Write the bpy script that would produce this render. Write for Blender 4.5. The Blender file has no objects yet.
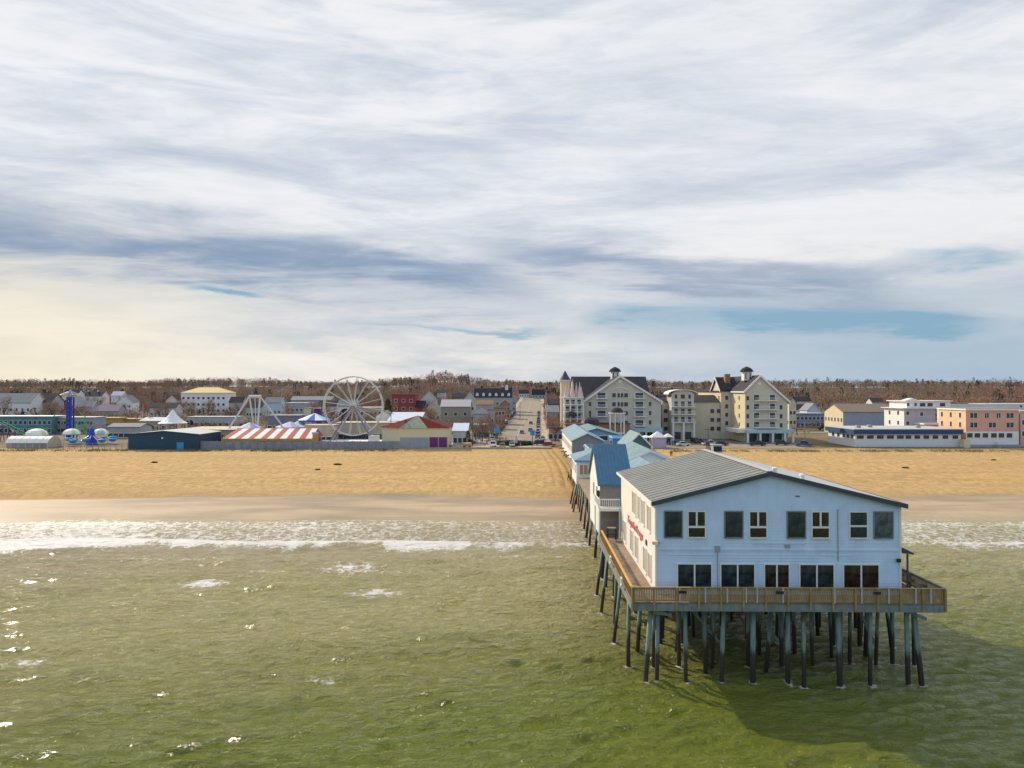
import bpy, math, random
import numpy as np
from mathutils import Vector, Matrix
R = math.radians
PI = math.pi
sc = bpy.context.scene
COL = sc.collection
rnd = random.Random(7)
F, CH, HY = 700.0, 22.0, 391.0      # focal length in pixels, camera height, horizon row of the photograph
TA = math.atan(13 / 700)            # the pier axis points this far to the right of the view axis

def X_at(px, D): return (px - 512) * D / F
def Z_at(py, D): return CH - (py - HY) * D / F
def pier(xl, yl):                   # pier frame (across, along) -> world
    return (xl * math.cos(TA) + yl * math.sin(TA), -xl * math.sin(TA) + yl * math.cos(TA))

# ------------------------------------------------------------------ terrain height
_YS = [-900, 30, 60, 85, 108, 120, 141, 146, 160, 222, 230, 300, 450, 600, 770, 900, 1100, 1500, 4000]
_ZS = [-7, -4, -2.6, -1.2, -0.35, 0.0, 0.42, 1.25, 1.9, 2.95, 3.3, 3.5, 5.0, 8.0, 11.5, 21.5, 27, 28, 26]
def ground(x, y):
    z = np.interp(y, _YS, _ZS)
    z = z + 10.5 * np.exp(-((x + 92) / 72.0) ** 2 - ((y - 930) / 190.0) ** 2)
    z = z + 3.0 * np.exp(-((x + 420) / 160.0) ** 2 - ((y - 950) / 200.0) ** 2)
    z = z + 0.055 * np.exp(-((y - 120) / 9.0) ** 2) * (np.sin(x * .055) + .7 * np.sin(x * .13 + 1.1) + .5 * np.sin(x * .31 + 2))
    k = np.clip((y - 150) / 30.0, 0, 1) * np.clip((222 - y) / 20.0, 0, 1)
    z = z + k * (0.10 * np.sin(x * 0.11 + 0.6 * np.sin(y * 0.13)) + 0.06 * np.sin(x * 0.31 + y * 0.4))
    return z
def G(x, y): return float(ground(np.float64(x), np.float64(y)))

# ------------------------------------------------------------------ node helpers
class NT:
    def __init__(s, tree): s.t = tree; s.n = tree.nodes; s.l = tree.links
    def put(s, sock, v):
        if isinstance(v, bpy.types.NodeSocket): s.l.new(v, sock)
        elif v is not None:
            if isinstance(v, (tuple, list)) and len(v) == 3 and sock.type == 'RGBA': v = (*v, 1)
            sock.default_value = v
    def m(s, op, a, b=None, c=None, clamp=False):
        n = s.n.new('ShaderNodeMath'); n.operation = op; n.use_clamp = clamp
        s.put(n.inputs[0], a); s.put(n.inputs[1], b); s.put(n.inputs[2], c)
        return n.outputs[0]
    def add(s, a, b): return s.m('ADD', a, b)
    def sub(s, a, b): return s.m('SUBTRACT', a, b)
    def mul(s, a, b): return s.m('MULTIPLY', a, b)
    def div(s, a, b): return s.m('DIVIDE', a, b)
    def ramp(s, v, a, b, lo=0.0, hi=1.0):
        n = s.n.new('ShaderNodeMapRange'); n.interpolation_type = 'SMOOTHSTEP'
        s.put(n.inputs[0], v); s.put(n.inputs[1], a); s.put(n.inputs[2], b); s.put(n.inputs[3], lo); s.put(n.inputs[4], hi)
        return n.outputs[0]
    def bell(s, v, c, w):            # exp(-((v-c)/w)^2)
        d = s.div(s.sub(v, c), w)
        return s.m('EXPONENT', s.mul(s.mul(d, d), -1.0))
    def mix(s, f, a, b):
        n = s.n.new('ShaderNodeMix'); n.data_type = 'RGBA'
        s.put(n.inputs[0], f); s.put(n.inputs[6], a); s.put(n.inputs[7], b)
        return n.outputs[2]
    def noise(s, vec, scale, detail=4, rough=0.55, dist=0.0):
        n = s.n.new('ShaderNodeTexNoise'); s.put(n.inputs['Vector'], vec)
        n.inputs['Scale'].default_value = scale; n.inputs['Detail'].default_value = detail
        n.inputs['Roughness'].default_value = rough; n.inputs['Distortion'].default_value = dist
        return n.outputs[0]
    def xyz(s, v):
        n = s.n.new('ShaderNodeSeparateXYZ'); s.put(n.inputs[0], v); return n.outputs
    def comb(s, x, y, z):
        n = s.n.new('ShaderNodeCombineXYZ')
        for i, v in enumerate((x, y, z)): s.put(n.inputs[i], v)
        return n.outputs[0]
    def mapping(s, v, scale=(1, 1, 1), rot=(0, 0, 0), loc=(0, 0, 0)):
        n = s.n.new('ShaderNodeMapping'); s.put(n.inputs[0], v)
        n.inputs['Scale'].default_value = scale; n.inputs['Rotation'].default_value = rot; n.inputs['Location'].default_value = loc
        return n.outputs[0]
    def coord(s, kind='Object'): return s.n.new('ShaderNodeTexCoord').outputs[kind]
    def pos(s): return s.n.new('ShaderNodeNewGeometry').outputs['Position']
    def bump(s, h, strength, dist, normal=None):
        n = s.n.new('ShaderNodeBump'); n.inputs['Strength'].default_value = strength; n.inputs['Distance'].default_value = dist
        s.put(n.inputs['Height'], h)
        if normal is not None: s.put(n.inputs['Normal'], normal)
        return n.outputs[0]

def new_mat(name):
    m = bpy.data.materials.new(name); m.use_nodes = True
    t = NT(m.node_tree); b = t.n['Principled BSDF']
    return m, t, b
_mats = {}
def mat(name, col, rough=0.7, var=0.12, scale=1.5, metal=0.0, bump=0.0, bscale=20, stripes=None, spec=0.5):
    """painted or weathered surface: base colour broken up by two noises; stripes = (axis, spacing, depth) for siding or seams"""
    if name in _mats: return _mats[name]
    m, t, b = new_mat(name)
    co = t.coord('Object')
    n1 = t.noise(co, scale, 5, 0.6); n2 = t.noise(t.mapping(co, (1, 1, 0.25)), scale * 4, 4, 0.6)
    f = t.m('MULTIPLY_ADD', n1, 0.6, t.mul(n2, 0.4))
    f = t.ramp(f, 0.32, 0.68)
    lo = tuple(max(0, c * (1 - var)) for c in col); hi = tuple(min(1, c * (1 + var)) for c in col)
    t.put(b.inputs['Base Color'], t.mix(f, lo, hi))
    b.inputs['Roughness'].default_value = rough; b.inputs['Metallic'].default_value = metal
    b.inputs['Specular IOR Level'].default_value = spec
    nrm = None
    if stripes:
        ax, sp, dep = stripes
        v = t.xyz(co)[ax]
        w = t.m('FRACT', t.div(v, sp))
        nrm = t.bump(w, 0.9, dep)
    if bump:
        nrm = t.bump(t.noise(co, bscale, 4, 0.6), 0.8, bump, nrm)
    if nrm is not None: t.put(b.inputs['Normal'], nrm)
    _mats[name] = m
    return m

# ------------------------------------------------------------------ mesh builder
class MB:
    def __init__(s): s.v = []; s.f = []; s.m = []; s.mats = []
    def mi(s, mt):
        if mt not in s.mats: s.mats.append(mt)
        return s.mats.index(mt)
    def poly(s, pts, mt):
        b = len(s.v); s.v += [tuple(p) for p in pts]; s.f.append(tuple(range(b, b + len(pts)))); s.m.append(s.mi(mt)); return s
    def raw(s, vs, fs, mt):
        b = len(s.v); k = s.mi(mt); s.v += [tuple(p) for p in vs]
        for f in fs: s.f.append(tuple(b + i for i in f)); s.m.append(k)
        return s
    def box(s, x0, x1, y0, y1, z0, z1, mt):
        vs = [(x0, y0, z0), (x1, y0, z0), (x1, y1, z0), (x0, y1, z0), (x0, y0, z1), (x1, y0, z1), (x1, y1, z1), (x0, y1, z1)]
        return s.raw(vs, [(0, 3, 2, 1), (4, 5, 6, 7), (0, 1, 5, 4), (1, 2, 6, 5), (2, 3, 7, 6), (3, 0, 4, 7)], mt)
    def bar(s, a, b, w, mt, h=None):          # rectangular bar between two points
        a = Vector(a); b = Vector(b); d = (b - a).normalized(); h = h or w
        up = Vector((0, 0, 1)) if abs(d.z) < 0.95 else Vector((0, 1, 0))
        u = d.cross(up).normalized() * w / 2; v = d.cross(u).normalized() * h / 2
        vs = [a - u - v, a + u - v, a + u + v, a - u + v, b - u - v, b + u - v, b + u + v, b - u + v]
        return s.raw(vs, [(0, 1, 2, 3), (7, 6, 5, 4), (0, 4, 5, 1), (1, 5, 6, 2), (2, 6, 7, 3), (3, 7, 4, 0)], mt)
    def tube(s, pts, rad, mt, n=8, closed=False):
        pts = [Vector(p) for p in pts]; k = len(pts)
        rads = rad if isinstance(rad, (list, tuple)) else [rad] * k
        vs = []
        for i, p in enumerate(pts):
            if closed: d = pts[(i + 1) % k] - pts[i - 1]
            else: d = pts[min(i + 1, k - 1)] - pts[max(i - 1, 0)]
            d.normalize()
            up = Vector((0, 0, 1)) if abs(d.z) < 0.9 else Vector((0, 1, 0))
            u = d.cross(up).normalized(); v = d.cross(u).normalized()
            for j in range(n):
                a = 2 * PI * j / n; vs.append(p + (u * math.cos(a) + v * math.sin(a)) * rads[i])
        fs = []
        for i in range(k if closed else k - 1):
            i2 = (i + 1) % k
            for j in range(n):
                fs.append((i * n + j, i * n + (j + 1) % n, i2 * n + (j + 1) % n, i2 * n + j))
        if not closed: fs.append(tuple(range(n - 1, -1, -1))); fs.append(tuple((k - 1) * n + j for j in range(n)))
        return s.raw(vs, fs, mt)
    def prism(s, outline, z0, z1, mt):        # outline counterclockwise in xy
        n = len(outline)
        vs = [(x, y, z0) for x, y in outline] + [(x, y, z1) for x, y in outline]
        fs = [tuple(range(n - 1, -1, -1)), tuple(range(n, 2 * n))] + [(i, (i + 1) % n, n + (i + 1) % n, n + i) for i in range(n)]
        return s.raw(vs, fs, mt)
    def extr_y(s, outline, y0, y1, mt):       # outline in xz, seen from -y counterclockwise
        n = len(outline)
        vs = [(x, y0, z) for x, z in outline] + [(x, y1, z) for x, z in outline]
        fs = [tuple(range(n)), tuple(range(2 * n - 1, n - 1, -1))] + [(n + i, n + (i + 1) % n, (i + 1) % n, i) for i in range(n)]
        return s.raw(vs, fs, mt)
    def extr_x(s, outline, x0, x1, mt):       # outline in yz
        n = len(outline)
        vs = [(x0, y, z) for y, z in outline] + [(x1, y, z) for y, z in outline]
        fs = [tuple(range(n - 1, -1, -1)), tuple(range(n, 2 * n))] + [(i, (i + 1) % n, n + (i + 1) % n, n + i) for i in range(n)]
        return s.raw(vs, fs, mt)
    def lathe(s, prof, c, mt, n=16):          # prof = [(r, z)...] bottom to top
        cx, cy = c; k = len(prof); vs = []
        for r, z in prof:
            for j in range(n):
                a = 2 * PI * j / n; vs.append((cx + r * math.cos(a), cy + r * math.sin(a), z))
        fs = [(i * n + j, i * n + (j + 1) % n, (i + 1) * n + (j + 1) % n, (i + 1) * n + j) for i in range(k - 1) for j in range(n)]
        fs.append(tuple(range(n - 1, -1, -1))); fs.append(tuple((k - 1) * n + j for j in range(n)))
        return s.raw(vs, fs, mt)
    def mesh(s, name, smooth=False):
        me = bpy.data.meshes.new(name); me.from_pydata(s.v, [], s.f)
        for x in s.mats: me.materials.append(x)
        me.polygons.foreach_set('material_index', s.m)
        if smooth: me.polygons.foreach_set('use_smooth', [True] * len(s.f))
        me.validate(); me.update()
        return me
    def build(s, name, parent=None, smooth=False, loc=None, rotz=0.0):
        return obj(name, s.mesh(name, smooth), parent, loc, rotz)
def obj(name, me, parent=None, loc=None, rotz=0.0):
    o = bpy.data.objects.new(name, me); COL.objects.link(o)
    if parent is not None: o.parent = parent
    if loc is not None: o.location = loc
    o.rotation_euler = (0, 0, rotz)
    return o
def tag(o, label=None, cat=None, group=None, kind=None):
    if label: o['label'] = label
    if cat: o['category'] = cat
    if group: o['group'] = group
    if kind: o['kind'] = kind
    return o
def thing(name, label, cat, loc=(0, 0, 0), rotz=0.0, group=None):
    o = bpy.data.objects.new(name, None); COL.objects.link(o); o.empty_display_size = 0.5
    o.location = loc; o.rotation_euler = (0, 0, rotz)
    return tag(o, label, cat, group)
def dup(root, loc, rotz=0.0, label=None, group=None, name=None):
    r = root.copy(); COL.objects.link(r); r.location = loc; r.rotation_euler = (0, 0, rotz)
    if label: r['label'] = label
    if group: r['group'] = group
    if name: r.name = name
    for ch in list(root.children):
        c = ch.copy(); COL.objects.link(c); c.parent = r
        for g in list(ch.children):
            d = g.copy(); COL.objects.link(d); d.parent = c
    return r
def struct(o): o['kind'] = 'structure'; return o

# ------------------------------------------------------------------ camera
cam = bpy.data.cameras.new('camera'); camo = bpy.data.objects.new('camera', cam); COL.objects.link(camo)
camo.location = (0, 0, CH); camo.rotation_euler = (PI / 2 + math.atan((HY - 384) / F), 0, 0)
cam.sensor_width = 36; cam.lens = F / 1024 * 36; cam.clip_end = 9000; cam.clip_start = 0.5
sc.camera = camo
sc.view_settings.view_transform = 'Standard'; sc.view_settings.look = 'None'
sc.view_settings.exposure = 0.28; sc.view_settings.gamma = 1.0
sc.view_settings.use_curve_mapping = False
sc.render.engine = 'CYCLES'
sc.cycles.use_denoising = True
sc.cycles.max_bounces = 6; sc.cycles.diffuse_bounces = 3; sc.cycles.glossy_bounces = 3
sc.cycles.sample_clamp_indirect = 6
sc.cycles.caustics_reflective = False; sc.cycles.caustics_refractive = False

# ------------------------------------------------------------------ sun and sky
SAZ, SEL = R(-46), R(33)            # azimuth from +Y towards +X, elevation
sv = Vector((math.sin(SAZ) * math.cos(SEL), math.cos(SAZ) * math.cos(SEL), math.sin(SEL)))
sun = bpy.data.lights.new('sun', 'SUN'); suno = bpy.data.objects.new('sun', sun); COL.objects.link(suno)
sun.energy = 3.6; sun.angle = R(0.55); sun.color = (1.0, 0.86, 0.68)
suno.rotation_euler = sv.to_track_quat('Z', 'Y').to_euler()
suno.location = (-100, 60, 120)

w = bpy.data.worlds.new('World'); sc.world = w; w.use_nodes = True
t = NT(w.node_tree)
for n in list(t.n): t.n.remove(n)
out = t.n.new('ShaderNodeOutputWorld')
sky = t.n.new('ShaderNodeTexSky'); sky.sky_type = 'NISHITA'; sky.sun_disc = False
sky.sun_elevation = SEL; sky.sun_rotation = SAZ
sky.air_density = 1.0; sky.dust_density = 0.6; sky.ozone_density = 2.5; sky.altitude = 20
b1 = t.n.new('ShaderNodeBackground'); t.l.new(sky.outputs[0], b1.inputs[0]); b1.inputs[1].default_value = 0.085
d = t.coord('Generated')
x, y, z = t.xyz(d)
hlen = t.m('SQRT', t.add(t.mul(x, x), t.mul(y, y)))
te = t.div(z, t.m('MAXIMUM', hlen, 0.02))                 # tangent of elevation
az = t.m('ARCTAN2', x, y)                                 # 0 inland, positive to the right
zz = t.add(t.m('MAXIMUM', z, 0.0), 0.07)
pl = t.comb(t.div(x, zz), t.div(y, zz), 0.0)              # a flat cloud layer seen in perspective
pls = t.mapping(pl, (0.42, 1.0, 1.0), (0, 0, R(33)))
n_big = t.noise(pls, 0.42, 6, 0.58, 0.5)
n_fine = t.noise(t.mapping(pl, (0.55, 1.35, 1), (0, 0, R(-38)), (3, 1, 0)), 1.5, 7, 0.64, 0.5)
n_rip = t.noise(t.mapping(pl, (1.0, 2.4, 1), (0, 0, R(35)), (7, 4, 0)), 7.0, 4, 0.62, 0.5)
dirv = t.comb(t.mul(az, 2.2), t.mul(te, 3.4), 0.0)
n_diag = t.noise(t.mapping(dirv, (0.75, 2.6, 1), (0, 0, R(24)), (2, 5, 0)), 1.7, 7, 0.60, 0.7)
n_diag2 = t.noise(t.mapping(dirv, (0.8, 2.2, 1), (0, 0, R(-30)), (4, 1, 0)), 1.3, 6, 0.58, 0.6)
lowf = t.comb(t.mul(az, 3.0), t.mul(te, 13.0), 0.0)
n_low = t.noise(t.mapping(lowf, (1, 1, 1), (0, 0, R(-6))), 1.3, 6, 0.6, 0.25)
warp = t.m('MULTIPLY_ADD', t.sub(n_big, 0.5), 0.20, t.mul(t.sub(n_fine, 0.5), 0.08))
warp2 = t.mul(t.sub(n_low, 0.5), 0.16)
tw = t.add(te, t.add(warp, warp2))
def pxdir(px, py):
    a = (px - 512) / F; return math.atan(a), ((HY - py) / F) / math.sqrt(1 + a * a)
def band(p0, p1, wpx, f0, f1, soft=0.12, base=tw):
    """dark or bright streak from photo point p0 to p1, width wpx, fading in azimuth over f0..f1"""
    a0, e0 = pxdir(*p0); a1, e1 = pxdir(*p1); k = (e1 - e0) / (a1 - a0)
    c = t.m('MULTIPLY_ADD', az, k, e0 - k * a0)
    g = t.bell(base, c, wpx / F)
    A0 = pxdir(f0, 300)[0]; A1 = pxdir(f1, 300)[0]
    wdw = t.mul(t.ramp(az, A0 - soft, A0 + soft), t.ramp(az, A1 + soft, A1 - soft))
    return t.mul(g, wdw)
dark = t.m('MAXIMUM', t.mul(band((0, 218), (540, 292), 34, -260, 520), 1.0), t.mul(band((480, 246), (800, 292), 24, 480, 900), 0.85))
dark = t.m('MAXIMUM', dark, t.mul(band((0, 110), (300, 175), 16, -300, 260), 0.30))
dark = t.mul(dark, t.ramp(n_fine, 0.25, 0.62, 0.55, 1.0))
# blue breaks in the sheet low down
tl = t.add(te, t.m('MULTIPLY_ADD', t.sub(n_low, 0.5), 0.075, t.mul(t.sub(n_fine, 0.5), 0.03)))
gap = t.m('MAXIMUM', band((590, 318), (960, 322), 16, 590, 980, 0.07, tl), t.mul(band((300, 322), (560, 332), 5, 330, 560, 0.06, tl), 0.5))
gap = t.m('MAXIMUM', gap, t.mul(band((900, 262), (1000, 256), 9, 900, 1010, 0.05, tl), 0.75))
gap = t.m('MAXIMUM', gap, t.mul(band((195, 285), (255, 291), 4, 190, 260, 0.03, tl), 0.7))
gap = t.ramp(t.mul(gap, t.ramp(n_low, 0.36, 0.60, 0.40, 1.0)), 0.04, 0.70)
# sheet colour: bright white veil with grey-lilac folds
side = t.ramp(az, -0.1, 0.45)
nd = t.add(t.mul(n_diag, t.sub(1.0, side)), t.mul(n_diag2, side))
fold = t.ramp(t.m('MULTIPLY_ADD', nd, 0.50, t.m('MULTIPLY_ADD', n_big, 0.22, t.m('MULTIPLY_ADD', n_fine, 0.18, t.mul(n_rip, 0.10)))), 0.36, 0.58)
c = t.mix(fold, (0.46, 0.515, 0.595), (0.735, 0.74, 0.755))
c = t.mix(t.ramp(te, 0.03, 0.26, 0.75, 0.0), c, t.mix(t.ramp(n_low, 0.33, 0.62), (0.40, 0.44, 0.49), (0.76, 0.72, 0.655)))   # low cloud, seen edge on and lit from the left
warmth = t.mul(t.ramp(az, -0.15, -0.75), t.ramp(te, 0.30, 0.03))
c = t.mix(t.mul(warmth, 0.75), c, (0.78, 0.69, 0.50))
cool = t.mul(t.ramp(az, -0.1, 0.5), t.ramp(te, 0.20, 0.02))
c = t.mix(t.mul(cool, 0.85), c, (0.30, 0.41, 0.52))
c = t.mix(t.mul(dark, 0.92), c, (0.175, 0.255, 0.38))
c = t.mix(gap, c, (0.21, 0.355, 0.47))
c = t.mix(t.ramp(y, 0.1, -0.5), c, (0.50, 0.62, 0.80))  # bright bluish veil added behind the camera to lift the shaded facade
sheet = t.m('MAXIMUM', t.ramp(y, -0.55, 0.05), 0.0)     # the sheet hands over to that added veil behind the camera
op = t.m('MULTIPLY_ADD', sheet, 0.97, t.mul(t.sub(1.0, sheet), t.ramp(n_big, 0.35, 0.65, 0.45, 0.85)))
op = t.m('MINIMUM', op, 1.0)
b2 = t.n.new('ShaderNodeBackground'); t.put(b2.inputs[0], c); b2.inputs[1].default_value = 1.0
# the clear sky between the clouds is a deeper blue than the haze at the horizon
mx = t.n.new('ShaderNodeMixShader'); t.put(mx.inputs[0], op); t.l.new(b1.outputs[0], mx.inputs[1]); t.l.new(b2.outputs[0], mx.inputs[2])
t.l.new(mx.outputs[0], out.inputs[0])

# ------------------------------------------------------------------ terrain
def grid_obj(name, xs, ys, zf, mt, attrs=None, smooth=True):
    Xg, Yg = np.meshgrid(xs, ys)
    res = zf(Xg, Yg)
    Xo, Yo, Zo = res if isinstance(res, tuple) else (Xg, Yg, res)
    nx, ny = len(xs), len(ys)
    me = bpy.data.meshes.new(name)
    co = np.stack([Xo, Yo, Zo], -1).reshape(-1, 3).astype(np.float32)
    idx = np.arange(nx * ny).reshape(ny, nx)
    q = np.stack([idx[:-1, :-1], idx[:-1, 1:], idx[1:, 1:], idx[1:, :-1]], -1).reshape(-1, 4).astype(np.int32)
    me.vertices.add(len(co)); me.vertices.foreach_set('co', co.ravel())
    me.loops.add(q.size); me.loops.foreach_set('vertex_index', q.ravel())
    me.polygons.add(len(q)); me.polygons.foreach_set('loop_start', np.arange(0, q.size, 4, dtype=np.int32))
    me.polygons.foreach_set('loop_total', np.full(len(q), 4, dtype=np.int32))
    if smooth: me.polygons.foreach_set('use_smooth', np.ones(len(q), dtype=bool))
    for k, v in (attrs or {}).items():
        a = me.attributes.new(k, 'FLOAT', 'POINT'); a.data.foreach_set('value', v(Xg, Yg).ravel().astype(np.float32))
    me.update(); me.materials.append(mt)
    return obj(name, me)
def seg(*parts):
    o = []
    for a, b, st in parts: o += list(np.arange(a, b, st))
    return np.array(o + [parts[-1][1]])

sand, t, b = new_mat('beach_sand_and_soil')
p = t.pos(); X, Y, Z = t.xyz(p)
nL = t.noise(t.mapping(p, (0.25, 1, 1)), 0.12, 6, 0.65, 0.3)
nM = t.noise(t.mapping(p, (1.0, 0.6, 1)), 0.75, 7, 0.72)
nF = t.noise(p, 5.0, 4, 0.7)
edge = t.add(Y, t.m('MULTIPLY_ADD', t.sub(nL, 0.5), 9.0, t.mul(t.m('SINE', t.mul(X, 0.045)), 1.4)))
dry = t.ramp(edge, 140.5, 143.0)
c = t.mix(t.ramp(nM, 0.3, 0.7), (0.37, 0.235, 0.09), (0.62, 0.42, 0.185))
c = t.mix(t.mul(t.ramp(nL, 0.45, 0.7), 0.6), c, (0.38, 0.25, 0.115))
c = t.mix(t.mul(t.ramp(edge, 155, 143), 0.30), c, (0.52, 0.35, 0.17))
# lines of dried seaweed and footprints
wr = t.mul(t.bell(t.add(Y, t.mul(t.sub(nL, 0.5), 8)), 172.0, 1.0), t.ramp(nM, 0.50, 0.62))
wr = t.m('MAXIMUM', wr, t.mul(t.ramp(t.noise(t.mapping(p, (0.35, 1, 1), (0, 0, 0), (9, 2, 0)), 0.35, 6, 0.75), 0.64, 0.72), 0.6))
c = t.mix(t.mul(wr, 0.8), c, (0.15, 0.10, 0.055))
spk = t.ramp(t.noise(t.mapping(p, (1.0, 0.7, 1)), 2.2, 3, 0.6), 0.60, 0.68)
c = t.mix(t.mul(spk, 0.38), c, (0.22, 0.15, 0.08))
# wheel tracks by the pier and across the wet sand
def track(cx):
    xx = t.add(X, t.mul(t.m('SINE', t.mul(Y, 0.06)), 0.5))
    return t.m('MAXIMUM', t.bell(xx, cx - 0.9, 0.38), t.bell(xx, cx + 0.9, 0.38))
tr = t.m('MAXIMUM', track(12.6), t.mul(track(10.4), 0.5))
tr = t.mul(tr, t.mul(t.ramp(Y, 148, 154), t.ramp(Y, 226, 220)))
c = t.mix(t.mul(tr, 0.42), c, (0.22, 0.14, 0.07))
wet = t.mix(t.ramp(nL, 0.35, 0.65), (0.29, 0.22, 0.14), (0.47, 0.36, 0.23))
wet = t.mix(t.mul(t.ramp(nM, 0.55, 0.75), 0.5), wet, (0.22, 0.17, 0.12))
c = t.mix(dry, wet, c)
soil = t.mix(t.ramp(t.noise(p, 0.02, 5, 0.6), 0.42, 0.58), (0.20, 0.165, 0.13), (0.17, 0.125, 0.06))
soil = t.mix(t.mul(t.ramp(nM, 0.4, 0.7), 0.5), soil, (0.27, 0.23, 0.17))
soil = t.mix(t.ramp(Y, 520, 620), soil, (0.11, 0.075, 0.05))
c = t.mix(t.ramp(t.add(Y, t.mul(t.sub(nL, 0.5), 8)), 226.0, 232.0), c, soil)
b.inputs['Specular IOR Level'].default_value = 0.18
t.put(b.inputs['Base Color'], c)
t.put(b.inputs['Roughness'], t.m('MULTIPLY_ADD', dry, 0.55, t.ramp(nL, 0.35, 0.6, 0.50, 0.64)))
hgt = t.m('MULTIPLY_ADD', nM, 0.7, t.mul(nF, 0.3))
t.put(b.inputs['Normal'], t.bump(t.mul(t.sub(hgt, t.mul(tr, 0.5)), t.m('MULTIPLY_ADD', dry, 0.95, 0.05)), 1.0, 0.30))
gx = seg((-4000, -600, 200), (-600, -200, 20), (-200, 260, 3.0), (260, 700, 20), (700, 4000, 200))
gy = seg((-900, 40, 60), (40, 110, 5), (110, 165, 1.0), (165, 260, 2.5), (260, 800, 12), (800, 1500, 25), (1500, 5000, 250))
struct(grid_obj('ground', gx, gy, ground, sand))


# ================================================================== materials
M_white = mat('white_paint', (0.78, 0.77, 0.74), 0.55, 0.05)
M_siding = mat('siding_skylight_tint', (0.57, 0.71, 0.88), 0.55, 0.09, 0.5)  # pale wall with the blue skylight of its shaded faces painted in
M_siding_sunlit = mat('siding_sunlit_tint', (0.83, 0.79, 0.72), 0.6, 0.05, 0.5, stripes=(2, 0.22, 0.02))  # same pale wall on the sunward side, warm sunlight painted into its colour
M_memb = mat('roof_membrane', (0.205, 0.212, 0.20), 0.7, 0.16, 0.25)
M_membseam = mat('roof_seam', (0.185, 0.19, 0.18), 0.7, 0.1)
M_ridge = mat('ridge_cap', (0.44, 0.45, 0.45), 0.5, 0.06)
M_fascia = mat('dark_fascia', (0.045, 0.065, 0.085), 0.5, 0.1)
M_bluemetal = mat('blue_metal_roof', (0.04, 0.15, 0.27), 0.42, 0.15, 0.6)
M_turq = mat('turquoise_roof', (0.14, 0.235, 0.255), 0.65, 0.2, 0.4)
M_turq2 = mat('pale_blue_roof', (0.16, 0.265, 0.33), 0.65, 0.15, 0.4)
M_blue = mat('light_blue_wall', (0.35, 0.55, 0.72), 0.6, 0.08, 0.8)
M_vblue = mat('bright_blue_wall', (0.06, 0.30, 0.62), 0.5, 0.1, 0.8)
M_greyshingle = mat('grey_shingle_wall', (0.23, 0.235, 0.25), 0.8, 0.15, 1.0)
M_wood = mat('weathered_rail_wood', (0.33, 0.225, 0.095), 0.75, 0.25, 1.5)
M_woodlit = mat('sunlit_rail_wood', (0.58, 0.33, 0.09), 0.65, 0.15, 2)  # lit copy of the rail wood, orange sunlight put into its colour
M_deck = mat('deck_planks', (0.27, 0.20, 0.14), 0.8, 0.25, 1.2, stripes=(1, 0.16, 0.012))
M_beam = mat('grey_beam', (0.19, 0.215, 0.215), 0.8, 0.25, 1.2)
M_dark = mat('dark_void', (0.02, 0.02, 0.022), 0.8, 0.1)
M_black = mat('black_paint', (0.015, 0.016, 0.018), 0.4, 0.1)
M_red = mat('sign_red', (0.62, 0.17, 0.19), 0.5, 0.05)
M_blind = mat('tan_blind', (0.42, 0.385, 0.31), 0.5, 0.1)
M_grey = mat('grey_metal', (0.33, 0.35, 0.36), 0.5, 0.1)
M_orange = mat('orange_plastic', (0.75, 0.26, 0.05), 0.5, 0.05)

M_pile, t, b = new_mat('tarred_pile')
z = t.xyz(t.pos())[2]; co = t.coord('Object')
n1 = t.noise(t.mapping(t.pos(), (3, 3, 0.5)), 1.6, 5, 0.65)
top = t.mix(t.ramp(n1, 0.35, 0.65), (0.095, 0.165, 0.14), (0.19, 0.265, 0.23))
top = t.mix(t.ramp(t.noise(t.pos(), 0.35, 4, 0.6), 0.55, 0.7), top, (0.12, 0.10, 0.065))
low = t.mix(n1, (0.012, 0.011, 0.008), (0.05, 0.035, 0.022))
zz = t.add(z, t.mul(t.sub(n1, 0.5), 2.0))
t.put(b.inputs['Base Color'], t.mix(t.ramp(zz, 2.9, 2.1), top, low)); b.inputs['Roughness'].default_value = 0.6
t.put(b.inputs['Normal'], t.bump(n1, 0.8, 0.05))

def glass_mat(name, col, rough=0.08):
    m, t, b = new_mat(name)
    n = t.noise(t.coord('Object'), 1.3, 3, 0.6)
    t.put(b.inputs['Base Color'], t.mix(t.ramp(n, 0.4, 0.65), col, tuple(c * 2.6 + 0.006 for c in col)))
    b.inputs['Roughness'].default_value = rough; b.inputs['Specular IOR Level'].default_value = 0.5
    t.put(b.inputs['Normal'], t.bump(t.noise(t.coord('Object'), 0.8, 2), 0.25, 0.05))
    return m
M_glass = glass_mat('window_glass', (0.012, 0.020, 0.024))
M_glassb = glass_mat('window_glass_brown', (0.017, 0.011, 0.008)); M_glassc = glass_mat('window_glass_pale', (0.045, 0.06, 0.065))
M_glass2 = glass_mat('window_glass_far', (0.02, 0.03, 0.04), 0.25)

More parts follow.
